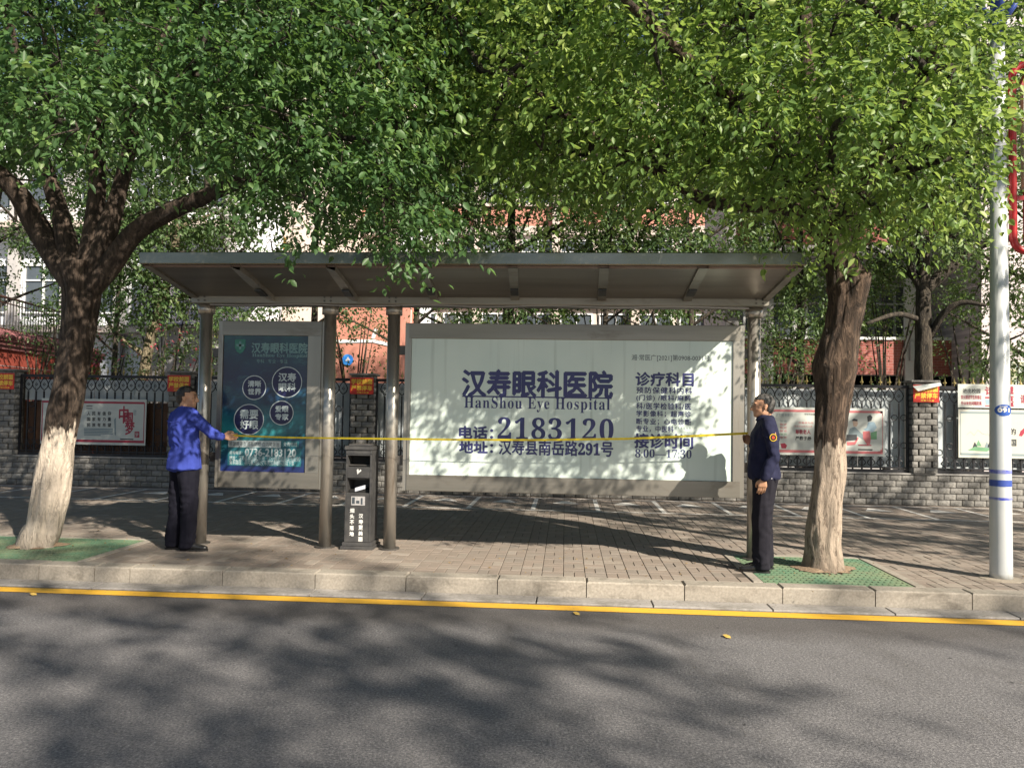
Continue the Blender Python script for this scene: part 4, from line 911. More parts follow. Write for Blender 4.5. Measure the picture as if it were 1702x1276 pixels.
n1 = tree('street_tree', 'large dark tree with a leaning whitewashed trunk and five limbs, left side', (TL.x, Yt, 0), limbsL, M_BARKL, lobL, M_LEAF, 200, 18, .076, 3, (-5.3, 7.9, 4.0), 'big street trees beside the shelter')
# ---- right street tree
Yt = TR.y
trunkR = ([(TR.x, Yt, -.05), (TR.x, Yt, .06), w3(1368, 910), w3(1369, 882), w3(1374, 830), w3(1378, 788), w3(1380, 725), w3(1386, 663), w3(1389, 611), w3(1393, 584), w3(1402, 543), w3(1409, 502), w3(1408, 475), w3(1400, 440), w3(1390, 405), w3(1378, 370)],
          [rad_(82), rad_(70), rad_(62), rad_(60), rad_(57), rad_(56), rad_(57), rad_(60), rad_(76), rad_(70), rad_(64), rad_(70), rad_(76), rad_(58), rad_(56), rad_(60)])
limbsR = [trunkR,
    ([w3(1400, 530), w3(1418, 503, 7.8), w3(1428, 477, 7.75), w3(1434, 456, 7.75), w3(1435, 446, 7.75)], [rad_(44), rad_(48), rad_(44), rad_(34), rad_(12)]),
    ([w3(1380, 400), w3(1352, 370), w3(1315, 345, 7.7), w3(1250, 340, 7.4), w3(1180, 335, 7.2), w3(1100, 290, 7.0), w3(980, 220, 6.8), w3(850, 120, 6.7)], [rad_(44), rad_(42), rad_(34), rad_(26), rad_(22), rad_(18), rad_(14), rad_(7)]),
    ([w3(1385, 400), w3(1372, 320), w3(1350, 220), w3(1340, 80), w3(1330, -120)], [rad_(50), rad_(44), rad_(38), rad_(30), rad_(16)]),
    ([w3(1400, 410), w3(1430, 320, 7.7), w3(1480, 220, 7.5), w3(1560, 80, 7.3), w3(1640, -100, 7.1)], [rad_(40), rad_(36), rad_(28), rad_(20), rad_(10)]),
    ([w3(1395, 395), w3(1420, 330, 7.4), w3(1455, 270, 6.9), w3(1500, 200, 6.4), w3(1540, 120, 5.9)], [rad_(30), rad_(26), rad_(20), rad_(14), rad_(6)]),
    ([w3(1375, 380), w3(1330, 280, 7.2), w3(1230, 180, 6.6), w3(1100, 60, 6.0), w3(980, -60, 5.6)], [rad_(34), rad_(28), rad_(22), rad_(15), rad_(8)])]
lowR = pl((-2, zy(260)), (-.6, zy(300)), (0, zy(330)), (.9, zy(345)), (1.5, zy(330)), (2.1, zy(390)), (2.7, zy(400)), (3.2, zy(370)), (3.9, zy(330)), (4.7, zy(285)), (8, zy(250)))
def zlowR(x, y): return lowR(x) + (y-7)*(.36 if y > 7 else .1)
lobR = crown_lobes(23, 2.2, 7.9, 5.9, 4.2, 2.2, 3.2, 170, (.38, .72), zlowR, .50, .64, 7.6)
for (px, py, Y, r_) in ((1330, 330, 6.6, .42), (1400, 360, 6.5, .33), (1450, 345, 6.4, .36), (1290, 260, 6.3, .5), (1180, 270, 6.4, .45), (1090, 250, 6.5, .5), (1000, 290, 6.8, .45), (900, 250, 6.8, .5), (940, 170, 6.5, .55), (820, 200, 6.8, .5), (1540, 320, 6.3, .33), (1590, 290, 6.2, .33), (1655, 238, 6.1, .2), (1500, 260, 6.0, .5), (1545, 190, 6, .45), (1430, 200, 5.9, .55), (1570, 110, 6.1, .42), (1590, 200, 6.1, .35), (1340, 180, 6, .55), (1230, 160, 6.1, .55), (1100, 130, 6.2, .55), (1500, 80, 6, .55), (1565, 30, 6.2, .4), (1380, 60, 6, .6), (1240, 50, 6.1, .6), (1080, 30, 6.2, .6), (940, 60, 6.4, .55)):
    p = A(px, py, Y); r_ *= .8; lobR.append(((p.x, p.y, p.z), (r_*1.2, r_*.9, r_*.8)))
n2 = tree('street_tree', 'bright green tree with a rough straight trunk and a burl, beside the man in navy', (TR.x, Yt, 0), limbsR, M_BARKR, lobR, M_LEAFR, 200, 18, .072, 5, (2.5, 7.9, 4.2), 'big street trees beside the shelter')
# ---- trees behind the fence
def rear_tree(px, Y, H, label, lobes_n, seed, rx, zc, trunk_w=22, lean=0, bark=M_BARK, dens=170, leafm=M_LEAFB, extra=(), L=.095, lowz=2.9):
    bx_ = at(px, 640, Y=Y).x; r0 = trunk_w/2*Y/FOC
    limbs = [([(bx_, Y, 0), (bx_+lean*.25, Y, 1.5), (bx_+lean*.5, Y, 3), (bx_+lean, Y, H*.6), (bx_+lean*1.3, Y, H)], [r0*1.15, r0, r0*.95, r0*.7, r0*.2])] + list(extra)
    if not extra:
        rs = random.Random(seed)
        for k in range(4):
            z = 2.6+k*.8; s = 1 if k % 2 else -1; limbs.append(([(bx_+lean*z/H, Y, z), (bx_+lean*z/H+s*rx*.3, Y+rs.uniform(-.3, .3), z+.5), (bx_+lean+s*rx*.8, Y+rs.uniform(-.8, .8), z+1.1)], [r0*.5, r0*.35, r0*.12]))
    H += 4.5; zc = (H+lowz)/2+.3
    lob = crown_lobes(seed, bx_+lean, Y, zc, rx, 1.6, (H-lowz)/2+.6, int(lobes_n*2.3), (.4, .75), lambda x, y: lowz+.4*math.sin(x*2.3+seed))
    return tree('yard_tree', label, (bx_, Y, 0), limbs, bark, lob, leafm, dens, 10, L, seed, (bx_+lean, Y, zc-2), 'trees growing behind the iron fence', seg=14, rough=.1)
Y2 = 16.2
b1 = [([w3(1538, 480, Y2), w3(1580, 445, Y2), w3(1625, 410, Y2), w3(1690, 395, Y2-.4)], [.13, .11, .085, .05]), ([w3(1545, 560, Y2), w3(1570, 520, Y2-.3), w3(1600, 503, Y2-.5), w3(1640, 508, Y2-.7)], [.08, .07, .055, .03]),
      ([w3(1530, 480, Y2), w3(1512, 440, Y2), w3(1516, 408, Y2), w3(1490, 380, Y2)], [.08, .06, .05, .03]), ([w3(1525, 470, Y2), w3(1480, 430, Y2+.3), w3(1430, 410, Y2+.5)], [.05, .035, .02]),
      ([w3(1525, 530, Y2), w3(1490, 522, Y2-.5), w3(1440, 538, Y2-.8)], [.06, .05, .03]), ([w3(1540, 470, Y2), w3(1570, 440, Y2+.3), w3(1580, 400, Y2+.5), w3(1600, 380, Y2+.6)], [.045, .035, .03, .02])]
rear_tree(1535, Y2, 8.5, 'dark straight tree with bare forking limbs behind the folded red notice', 30, 31, 2.6, 5.9, 27, 0, extra=b1, lowz=4.6)
rear_tree(1158, 16.6, 8, 'slim tree behind the right end of the wide light box', 26, 32, 2.3, 5.6, 12, -.2)
rear_tree(838, 17, 8.5, 'tree with a thick brown trunk behind the middle of the shelter roof', 34, 33, 2.6, 5.9, 22, .1)
rear_tree(690, 16.8, 8.5, 'tree behind the third shelter post', 34, 41, 2.4, 6.0, 12, 0, lowz=3.7)
rear_tree(1000, 16.4, 8, 'tree with a low fork behind the right half of the shelter roof', 34, 42, 2.4, 6.0, 10, .1, lowz=3.9)
rear_tree(520, 17.4, 8, 'tree behind the narrow poster box', 24, 34, 2.2, 5.7, 13, 0, lowz=3.6)
rear_tree(215, 16.0, 8, 'slanting pale trunk tree growing left of the shelter roof', 30, 35, 2.3, 5.2, 18, .9, bark=M_BARKP, lowz=2.9)
rear_tree(186, 15.4, 8, 'thin black stemmed tree just right of the whitewashed trunk', 18, 36, 1.7, 5.2, 9, .1)
rear_tree(-40, 17, 9, 'tree behind the fence at the left edge', 26, 37, 2.2, 6.4, 16, 0, lowz=4.0)
rear_tree(1730, 16.5, 9, 'tree behind the fence at the right edge', 34, 38, 2.4, 5.2, 16, 0, lowz=2.4)
rear_tree(1330, 17.5, 9, 'tree between the rough trunk and the shelter end, behind the fence', 34, 39, 2.4, 5.0, 12, 0, lowz=2.7)
# shrubs
def shrub(px, Y, z, rx, rz, label, seed, pink=0, dens=60):
    c = at(px, 640, Y=Y); t = thing('shrub', label, 'shrub', (c.x, Y, 0), 'shrubs growing behind the fence')
    rs = random.Random(seed); lob = [((rs.uniform(-rx, rx), rs.uniform(-.5, .5), z+rs.uniform(-rz, rz)), (.45, .4, .4)) for _ in range(int(10*rx*rz)+6)]
    C, D, Ln = sprays(lob, dens, seed, (0, 0, 0)); tag(link('foliage', leaf_mesh('foliage', C, D, Ln, 9, .075, M_LEAFB, seed), t), kind='stuff')
    mb = MB()
    for c_, r_ in lob[:8]: mb.tube([(0, 0, 0), (c_[0]*.4, c_[1]*.5, c_[2]*.6), c_], [.03, .02, .008], 6)
    mb.obj('stem', M_BARK, t)
    if pink:
        C, D, Ln = sprays(lob[:6], pink, seed+5, (0, 0, 0), (.05, .12)); tag(link('blossom', leaf_mesh('blossom', C*[1, 1, 1]+[0, -.25, 0], D, Ln, 5, .07, M_PINK, seed), t), kind='stuff')
shrub(285, 15.2, 2.3, 1.1, .75, 'leafy shrub with pink blossoms behind the man in blue', 51, 2)
shrub(180, 15.0, 2.2, .6, .5, 'dark shrub with a few pink blossoms beside the whitewashed trunk', 52, 1)
shrub(590, 15.6, 2.9, .55, 1.0, 'shrub in front of the orange wall above the litter bin', 53, 0, 60)
shrub(60, 16.4, 3.4, .9, .5, 'greenery showing over the railing above the red wall', 54)
shrub(1340, 15.2, 2.2, 1.0, .6, 'leafy shrub above the fence right of the shelter', 55)
shrub(820, 16, 3.3, 1.3, .5, 'green shrub top above the wide light box, left part', 56)
shrub(1690, 15.4, 2.4, .5, .5, 'dark shrub behind the lamp pole', 57)
shrub(110, 15.6, 3.2, .8, .6, 'leafy bush between the red wall and the whitewashed trunk', 58)
shrub(270, 16.4, 3.6, 1.0, .8, 'tall bush behind the pink blossoms, left of the first shelter post', 59)
shrub(1290, 16.6, 3.4, .9, .9, 'tall bush just right of the shelter end', 60)
shrub(1470, 17.2, 4.0, 1.0, .8, 'loose bush behind the slim limbs left of the dark straight tree', 61)
shrub(1610, 16.8, 3.4, .8, .9, 'loose green bush right of the dark straight tree', 62)
shrub(1000, 17.0, 4.2, 1.6, .45, 'bush top showing above the wide light box, right part', 63)
shrub(430, 17.5, 3.6, .9, .4, 'bush top showing above the narrow poster box', 64)

# ---- trees across the road behind the camera, whose shade falls on the road and the pavement
def street_far(x, y, H, label, seed, rx, ry, n, zlo, base):
    lob = crown_lobes(seed, x, y, (H+zlo)/2, rx, ry, (H-zlo)/2, n, (.6, 1.0), lambda a, c: zlo)
    bx0, by0 = base; limbs = [([(bx0, by0, -.15), (bx0+.1, by0, 1.5), (bx0*.8+x*.2, by0*.8+y*.2, 3), (x, y, H*.75)], [.25, .2, .19, .06])]
    for s in (-1, 1): limbs.append(([(x, y, 3), (x+s*rx*.3, y+.3*s, 4.4), (x+s*rx*.6, y-.4*s, 5.4)], [.13, .09, .03]))
    tree('street_tree', label, (bx0, by0, -.15), limbs, M_BARK, lob, M_LEAF, 42, 11, .12, seed, (x, y, zlo), 'street trees across the road', seg=12, twigs=False)
FAR = [(8.6, -7.4, 14.5, 3.6, 3.2, 76, 8.6, 'tall street tree across the road behind the viewer, nearest of its row'), (1.2, -8.6, 14.5, 3.8, 3.2, 76, 8.6, 'tall street tree across the road behind the viewer, left of its row'), (18.6, -7.6, 13.6, 3.2, 2.8, 46, 8.4, 'tall street tree across the road behind the viewer, right of its row'),
       (9.9, 5.7, 10.8, 3.7, 2.7, 88, 4.0, 'street tree on the shelter side beyond the right edge of the picture')]
for i, (x, y, H, rx, ry, n, zlo, lab) in enumerate(FAR): street_far(x, y, H, lab, 61+i, rx, ry, n, zlo, (10.6, 7.85) if i == 3 else (x, y))

# ================================================================== BUILDINGS BEHIND
M_CREAM = mat('cream_render', (.52, .45, .40), (.60, .52, .47), 2, .8, bs_=.2, bdist=.01); M_ORANGE = mat('orange_tile', (.45, .19, .14), (.52, .24, .18), 3, .7)
M_GREYW = mat('grey_render', (.36, .35, .36), (.44, .43, .43), 1.5, .8); M_GLASS = mat('dark_glass', (.05, .06, .075), (.10, .12, .14), .7, .12, spec=.8)
M_WFR = mat('white_frame', (.7, .72, .74), None, 5, .5); M_WHITEW = mat('white_render', (.66, .69, .74), (.74, .77, .82), 1.2, .8)
M_GOLDL = mat('gold_letter', (.55, .33, .08), (.45, .26, .06), 6, .35, .6)
def dirty(m, scale, st, thr, c):
    nt = m.node_tree; b = nt.nodes['Principled BSDF']; src = b.inputs['Base Color'].links[0].from_socket
    w = ramp(nt, noisef(nt, scale, 6, .7, st, dist=.6), [(thr, (0, 0, 0)), (thr+.16, (.7, .7, .7))]); nt.links.new(mixc(nt, w, src, c), b.inputs['Base Color'])
dirty(M_STEELP, 3, (2, 2, .5), .56, (.20, .15, .11)); dirty(M_STEELH, 2.5, (.5, 2, 1.5), .56, (.16, .13, .10)); dirty(M_STEEL, 3, (2, 2, .4), .58, (.19, .16, .13))
dirty(M_GRAN, 3, (1, 1, 1.5), .52, (.11, .095, .075)); dirty(M_POLE, 4, (2, 2, .25), .6, (.33, .31, .27)); dirty(M_GREEN, 6, None, .56, (.24, .20, .13)); dirty(M_GUT, 3, None, .52, (.13, .12, .10))
def brick_mat(name, c1, c2, mortar, sc):
    m, nt, b = nodes(name); tc = nt.nodes.new('ShaderNodeTexCoord'); br = nt.nodes.new('ShaderNodeTexBrick'); mp = nt.nodes.new('ShaderNodeMapping'); mp.inputs['Rotation'].default_value = (R(90), 0, 0)
    nt.links.new(tc.outputs['Object'], mp.inputs[0]); nt.links.new(mp.outputs[0], br.inputs['Vector'])
    br.inputs['Color1'].default_value = (*c1, 1); br.inputs['Color2'].default_value = (*c2, 1); br.inputs['Mortar'].default_value = (*mortar, 1); br.inputs['Scale'].default_value = sc; br.inputs['Mortar Size'].default_value = .02
    br.inputs['Row Height'].default_value = .28; br.inputs['Brick Width'].default_value = .9
    nt.links.new(br.outputs[0], b.inputs['Base Color']); b.inputs['Roughness'].default_value = .75; return m
M_BRICK = brick_mat('red_brick_tile', (.33, .09, .07), (.27, .075, .06), (.36, .22, .2), 4)
M_PTILE = brick_mat('pale_pink_tile', (.60, .54, .55), (.56, .50, .52), (.42, .38, .4), 3)
sb = thing('school_building', 'long cream school building with orange bands far behind the trees', 'building', (0, 34, 0))
def bx(nm, m, par, *c, ch=0): q = MB(); q.box(*c, ch=ch); return q.obj(nm, m, par)
bx('wall', M_CREAM, sb, -22, 24, .3, 8, 0, 17)
XS = [-21.4+1.75*k for k in range(26)]
wf = MB(); w_, h_ = 1.45, 1.7
for c in ((0, .06, 0, h_), (w_-.06, w_, 0, h_), (.061, w_-.061, 0, .06), (.061, w_-.061, h_-.06, h_), (w_/2-.03, w_/2+.03, .061, h_-.061)): wf.box(c[0], c[1], -.06, .02, c[2], c[3])
wf.box(.061, w_/2-.031, -.05, .01, 1.12, 1.17); wf.box(w_/2+.031, w_-.061, -.05, .01, 1.12, 1.17); ME_WF = wf.mesh('window', M_WFR)
pn_ = MB(); pn_.box(.03, w_-.03, .0, .015, .03, h_-.03); ME_PN = pn_.mesh('pane', M_GLASS)
for fl_, z in enumerate((.9, 4.2, 7.5, 10.8)):
    bx('spandrel', M_ORANGE, sb, -22, 24, .16, .295, z+2.3, z+3.15); bx('sill', M_CREAM, sb, -22, 24, .05, .297, z-.12, z-.01); bx('lintel_band', M_CREAM, sb, -22, 24, .10, .298, z+1.9, z+2.29)
    for k, x in enumerate(XS):
        if -15 < x < -9: continue
        w = link('window', ME_WF, sb, (x+.1, .27, z)); link('pane', ME_PN, w, (0, 0, 0))
for k, x in enumerate(XS[::2]): bx('pilaster', M_CREAM, sb, x-.28, x+.05, -.15, .294, 0, 16)
x0, x1 = at(405, 400, Y=31).x, at(566, 400, Y=31).x
st = thing('stair_tower', 'sunlit cream stair tower with a gold character on its face', 'building', ((x0+x1)/2, 31, 0)); hw = (x1-x0)/2
bx('wall', M_CREAM, st, -hw, hw, 0, 3.4, 0, 15); bx('roof', M_GREYW, st, -hw-.2, hw+.2, -.2, 3.6, 15.01, 15.3)
for k in range(5): bx('panel_joint', M_GREYW, st, -hw, hw, -.012, -.002, 1.2+k*2.6, 1.23+k*2.6)
a, c = at(445, 413, Y=30.9), at(473, 390, Y=30.9); text('山', (a.x-(x0+x1)/2, c.x-(x0+x1)/2, a.z, c.z), -.05, M_GOLDL, st, .05)
x0, x1 = at(545, 560, Y=27).x, at(668, 560, Y=27).x; cx = (x0+x1)/2
ow = thing('orange_gatehouse', 'sunlit orange gatehouse wall with white stripes and a round blue badge', 'building', (cx, 27, 0)); zt = at(600, 500, Y=27).z
bx('wall', M_ORANGE, ow, x0-cx, x1-cx, 0, 3, 0, zt+.6); bx('roof', M_CREAM, ow, x0-cx-.2, x1-cx+.2, -.1, 3.2, zt+.601, zt+.8)
def l27(x, y): p = at(x, y, Y=26.98); return p.x-cx, p.z
for P in ([(550, 565), (619, 564), (619, 569), (550, 570)], [(619.5, 563), (666, 575), (666, 580), (619.5, 569)], [(622, 546), (628, 546), (623, 562), (617, 562)]):
    q = MB(); q.prism([l27(*p) for p in P][::-1], -.03, -.005); q.obj('stripe', M_WFR, ow)
q = MB(); c0 = l27(578, 598); q.prism([(c0[0]+.2*math.cos(a/24*2*math.pi), c0[1]+.2*math.sin(a/24*2*math.pi)) for a in range(24)], -.05, -.005); bd_ = q.obj('badge', mat('bright_blue', (.03, .22, .75), (.05, .3, .8), 5, .4), ow)
q = MB(); q.prism([(c0[0]-.08, c0[1]-.05), (c0[0]+.1, c0[1]-.02), (c0[0]+.02, c0[1]+.11)], -.07, -.052); q.obj('badge_mark', M_WFR, bd_)
x0, x1 = at(662, 560, Y=28.5).x, at(700, 560, Y=28.5).x
wp = thing('white_column_block', 'white and orange corner column between third post and wide light box', 'building', (x0, 28.5, 0)); bx('wall', M_WHITEW, wp, 0, (x1-x0)*.55, 0, 2, 0, 9); bx('band', M_ORANGE, wp, (x1-x0)*.551, (x1-x0)*.8, .02, 2, 0, 9); bx('corner', M_WHITEW, wp, (x1-x0)*.801, (x1-x0), 0, 2, 0, 9)
# grey sloping roof, left
x0, x1 = at(225, 500, Y=22).x, at(352, 500, Y=22).x; za, zb_ = at(300, 541, Y=22).z, at(300, 478, Y=22).z
gr = thing('shed', 'grey shed with sloping metal roof between the left trees', 'shed', (x0, 22, 0)); q = MB(); q.face([(0, -.3, za), (x1-x0+1, -.3, za), (x1-x0+1, 2.5, zb_+.6), (-1.2, 2.5, zb_+.6)]); q.face([(0, -.3, za-.06), (-1.2, 2.5, zb_+.54), (x1-x0+1, 2.5, zb_+.54), (x1-x0+1, -.3, za-.06)]); q.obj('roof', mat('grey_purple', (.30, .27, .30), (.36, .33, .36), 3, .6), gr)
bx('wall', M_GREYW, gr, .2, x1-x0+.8, 0, 2.3, 0, za-.07)
for k in range(9): q = MB(); t_ = k/8; q.tube([(t_*(x1-x0+1), -.3, za+.015), (-1.2+t_*(x1-x0+2.2), 2.5, zb_+.615)], .018, 5); q.obj('roof_rib', M_GREYW, gr)
# oblique red wall with tiled coping and railing
P0, P1 = at(-70, 640, Y=14.9), at(165, 640, Y=21.5); L_ = math.hypot(P1.x-P0.x, P1.y-P0.y); ang = math.atan2(P1.y-P0.y, P1.x-P0.x)
rw = thing('red_wall', 'red wall with a tiled coping and iron railing running back at the left edge', 'wall', (P0.x, P0.y, 0)); rw.rotation_euler = (0, 0, ang)
M_RW = mat('red_render', (.27, .05, .03), (.21, .038, .024), 1.6, .75); M_RT = mat('maroon_tile', (.16, .06, .065), (.22, .09, .09), 9, .6, rnd=.2)
bx('wall', M_RW, rw, 0, L_, 0, .4, 0, 2.72)
for k in range(3): bx('coping_course', M_RT, rw, -.05*k, L_, -.06-.05*k, .4, 2.722+k*.09, 2.722+k*.09+.085)
tl_ = MB(); tl_.tube([(0, -.22, 0), (0, .1, .16)], .045, 8); MT = tl_.mesh('tile', M_RT)
for k in range(int(L_/.14)): link('tile', MT, rw, (k*.13+.06, 0, 2.99))
bx('joint', M_GREYW, rw, 0, L_, -.006, -.001, 2.35, 2.36)
for z, r_ in ((3.95, .03), (3.82, .015), (3.22, .02)): q = MB(); q.tube([(0, .2, z), (L_, .2, z)], r_, 8); q.obj('rail', mat('brown_iron', (.10, .045, .035), None, 5, .5), rw)
rb = MB(); rb.tube([(0, .2, 3.1), (0, .2, 3.94)], .011, 5); MRB = rb.mesh('baluster', M_DARKST)
for k in range(int(L_/.13)): link('baluster', MRB, rw, (k*.13+.02, 0, 0))
# white building left
wl = thing('white_building', 'bright white building with grey pillars behind the railing at the left edge', 'building', (-17, 25, 0)); bx('wall', M_WHITEW, wl, -6, 5.6, .2, 5, 0, 12)
for k in range(7): bx('pillar', M_GREYW, wl, -5.9+k*1.9, -5.6+k*1.9, -.1, .198, 0, 11.5)
for k in range(6):
    for z in (4.6, 8.2): w = link('window', ME_WF, wl, (-5.45+k*1.9, .15, z)); link('pane', ME_PN, w)
for z in (3.9, 7.4): bx('balcony_slab', M_CREAM, wl, -6.2, 5.8, -.7, .196, z, z+.22)
# right annex with brick parapets
x0, x1 = at(1225, 600, Y=21).x, at(1632, 600, Y=21).x; W_ = x1-x0
an = thing('brick_annex', 'two storey grey annex with red brick parapets behind the rough tree', 'building', (x0, 21, 0))
bx('back_wall', M_GREYW, an, 0, W_, 1.6, 5, 0, 12); bx('base_wall', M_GREYW, an, 0, W_, 0, .25, 0, 2.62)
for z in (2.625, 6.1, 9.6):
    bx('parapet', M_BRICK, an, 0, W_, -.02, .22, z, z+.92); bx('coping', M_WFR, an, -.02, W_+.02, -.06, .26, z+.925, z+1.0); bx('floor_slab', M_GREYW, an, 0, W_, .0, 1.598, z-.3, z-.02)
    for k in range(4): w = link('window', ME_WF, an, (.5+k*1.75, 1.55, z+.95)); link('pane', ME_PN, w)
for fx in (at(1272, 600, Y=21).x-x0, at(1513, 600, Y=21).x-x0, W_-.2): bx('column', mat('column_grey', (.48, .47, .48), (.54, .53, .53), 2, .8), an, fx-.18, fx+.18, -.12, -.022, 0, 12)
bx('meter_box', mat('meter', (.4, .42, .43), None, 5, .5), an, at(1508, 600, Y=21).x-x0, at(1518, 600, Y=21).x-x0, -.2, -.122, 3.0, 3.5)
x0 = at(1632, 600, Y=19.5).x
pt = thing('tiled_building', 'pale pink tiled building behind the lamp pole at the right edge', 'building', (x0, 19.5, 0)); bx('wall', M_PTILE, pt, 0, 14, 0, 6, 0, 12)
for z in (4.2, 7.6): 
    for k in range(4): w = link('window', ME_WF, pt, (1.2+k*2.6, -.03, z)); link('pane', ME_PN, w)
bx('mural', mat('mural_blue', (.12, .32, .55), (.55, .45, .15), 2.2, .6), pt, at(1672, 600, Y=19.5).x-x0, 3.4, -.02, -.004, 1.8, 2.9)

# ================================================================== PEOPLE
def ell(c, r, n=70):
    if not hasattr(r, '__len__'): r = (r, r, r)
    out = []; ga = math.pi*(3-math.sqrt(5))
    for i in range(n):
        z = 1-2*(i+.5)/n; q_ = math.sqrt(1-z*z); a = ga*i
        out.append((c[0]+r[0]*q_*math.cos(a), c[1]+r[1]*q_*math.sin(a), c[2]+r[2]*z))
    return out
def cap(p1, r1, p2, r2): return ell(p1, r1, 50)+ell(p2, r2, 50)
def chain(P, Rr): return [cap(P[i], Rr[i], P[i+1], Rr[i+1]) for i in range(len(P)-1)]
def blob(name, hulls, voxel, m, parent, smooth=4, fn=None, cut=None):
    bm = bmesh.new()
    for pts in hulls:
        b2 = bmesh.new()
        for p in pts: b2.verts.new(p)
        r_ = bmesh.ops.convex_hull(b2, input=b2.verts)
        bmesh.ops.delete(b2, geom=[v for v in b2.verts if not v.link_faces], context='VERTS')
        bmesh.ops.recalc_face_normals(b2, faces=b2.faces)
        tmp = bpy.data.meshes.new('tmp'); b2.to_mesh(tmp); b2.free(); bm.from_mesh(tmp); bpy.data.meshes.remove(tmp)
    me = bpy.data.meshes.new(name); bm.to_mesh(me); bm.free()
    o = bpy.data.objects.new('tmp_blob', me); col.objects.link(o)
    md = o.modifiers.new('r', 'REMESH'); md.mode = 'VOXEL'; md.voxel_size = voxel
    if smooth: sm = o.modifiers.new('s', 'SMOOTH'); sm.iterations = smooth; sm.factor = .5
    bpy.context.view_layer.update(); dg = bpy.context.evaluated_depsgraph_get()
    nm = bpy.data.meshes.new_from_object(o.evaluated_get(dg)); bpy.data.objects.remove(o); bpy.data.meshes.remove(me)
    nm.name = name; nm.materials.clear(); nm.materials.append(m)
    if fn:
        ns = [v.normal.copy() for v in nm.vertices]
        for v, n_ in zip(nm.vertices, ns): v.co += n_*fn(v.co)
    if cut:
        bm = bmesh.new(); bm.from_mesh(nm); bmesh.ops.delete(bm, geom=[f for f in bm.faces if cut(f.calc_center_median())], context='FACES'); bm.to_mesh(nm); bm.free()
    nm.polygons.foreach_set('use_smooth', [True]*len(nm.polygons)); nm.update()
    return link(name, nm, parent)
V3 = Vector
M_SKIN = mat('skin', (.42, .22, .13), (.48, .27, .17), 30, .5); M_SKIN.node_tree.nodes['Principled BSDF'].inputs['Subsurface Weight'].default_value = .0
M_HAIR = mat('black_hair', (.012, .010, .009), (.03, .026, .024), 60, .5, bs_=.8, bscale=120, bdist=.004, stretch=(1, 1, .3)); M_HAIRG = mat('greying_hair', (.025, .024, .024), (.10, .095, .09), 70, .6, bs_=.8, bscale=120, bdist=.004)
M_SHIRT = mat('blue_cotton', (.04, .06, .30), (.046, .068, .33), 6, .7, bs_=.5, bscale=25, bdist=.006); M_TROU = mat('dark_trousers', (.008, .008, .014), (.014, .014, .022), 12, .75, bs_=.5, bscale=20, bdist=.006)
M_NAVYC = mat('navy_uniform', (.016, .018, .042), (.026, .028, .058), 12, .7, bs_=.5, bscale=22, bdist=.006); M_SHOE = mat('black_leather', (.012, .012, .013), (.02, .02, .02), 20, .25)
M_TR2 = mat('charcoal_trousers', (.014, .0135, .019), (.022, .021, .028), 14, .75, bs_=.5, bscale=20, bdist=.006)
for m_ in (M_SHIRT, M_TROU, M_NAVYC, M_TR2): b_ = m_.node_tree.nodes['Principled BSDF']; b_.inputs['Specular IOR Level'].default_value = .12; b_.inputs['Roughness'].default_value = .9
M_EYE = mat('eye_dark', (.02, .015, .012), None, 5, .15)
def folds(amp, sx, sz, seed, joints=()):
    def f(p):
        v = noise.noise(V3((p.x*sx+seed, p.y*sx, p.z*sz)))+.5*noise.noise(V3((p.x*sx*2.3, p.y*sx*2.3+seed, p.z*sz*2.1)))
        a = amp*v
        for (j, rr, am) in joints:
            d = (p-V3(j)).length
            if d < rr: a += am*math.sin(d*95+2*math.atan2(p.z-j[2], p.x-j[0]))*(1-d/rr)
        return a
    return f
def hand_hulls(w, d, side, palm, curl, grip=False):
    """palm + four fingers + thumb. w wrist, d direction of the hand, side = thumb side, palm = palm normal"""
    w, d, side, palm = V3(w), V3(d).normalized(), V3(side).normalized(), V3(palm).normalized()
    H = [ell(w, .026, 30)+ell(w+d*.075+side*.03, .014, 30)+ell(w+d*.07-side*.032, .013, 30)]
    for k, (ln_, off) in enumerate(((.036, .030), (.042, .010), (.039, -.011), (.030, -.031))):
        p = w+d*.078+side*off; dd = d.copy(); rr = .0088
        for sgm in range(3):
            dd = (dd*math.cos(curl[sgm])+palm*math.sin(curl[sgm])).normalized() if True else dd
            # rotate within the d/palm plane
            q_ = p+dd*ln_*(1, .72, .6)[sgm]; H.append(cap(p, rr, q_, rr*.92)); p = q_; rr *= .92
            dd = dd
    t0 = w+d*.022+side*.026; t1 = t0+(d*.6+side*.7+palm*.35).normalized()*.036; t2 = t1+(d*.85+side*.1+palm*.5).normalized()*.03; t3 = t2+(d*.8-side*.35+palm*.5).normalized()*.024
    H += [cap(t0, .014, t1, .0105), cap(t1, .0105, t2, .0095), cap(t2, .0095, t3, .0085)]
    return H
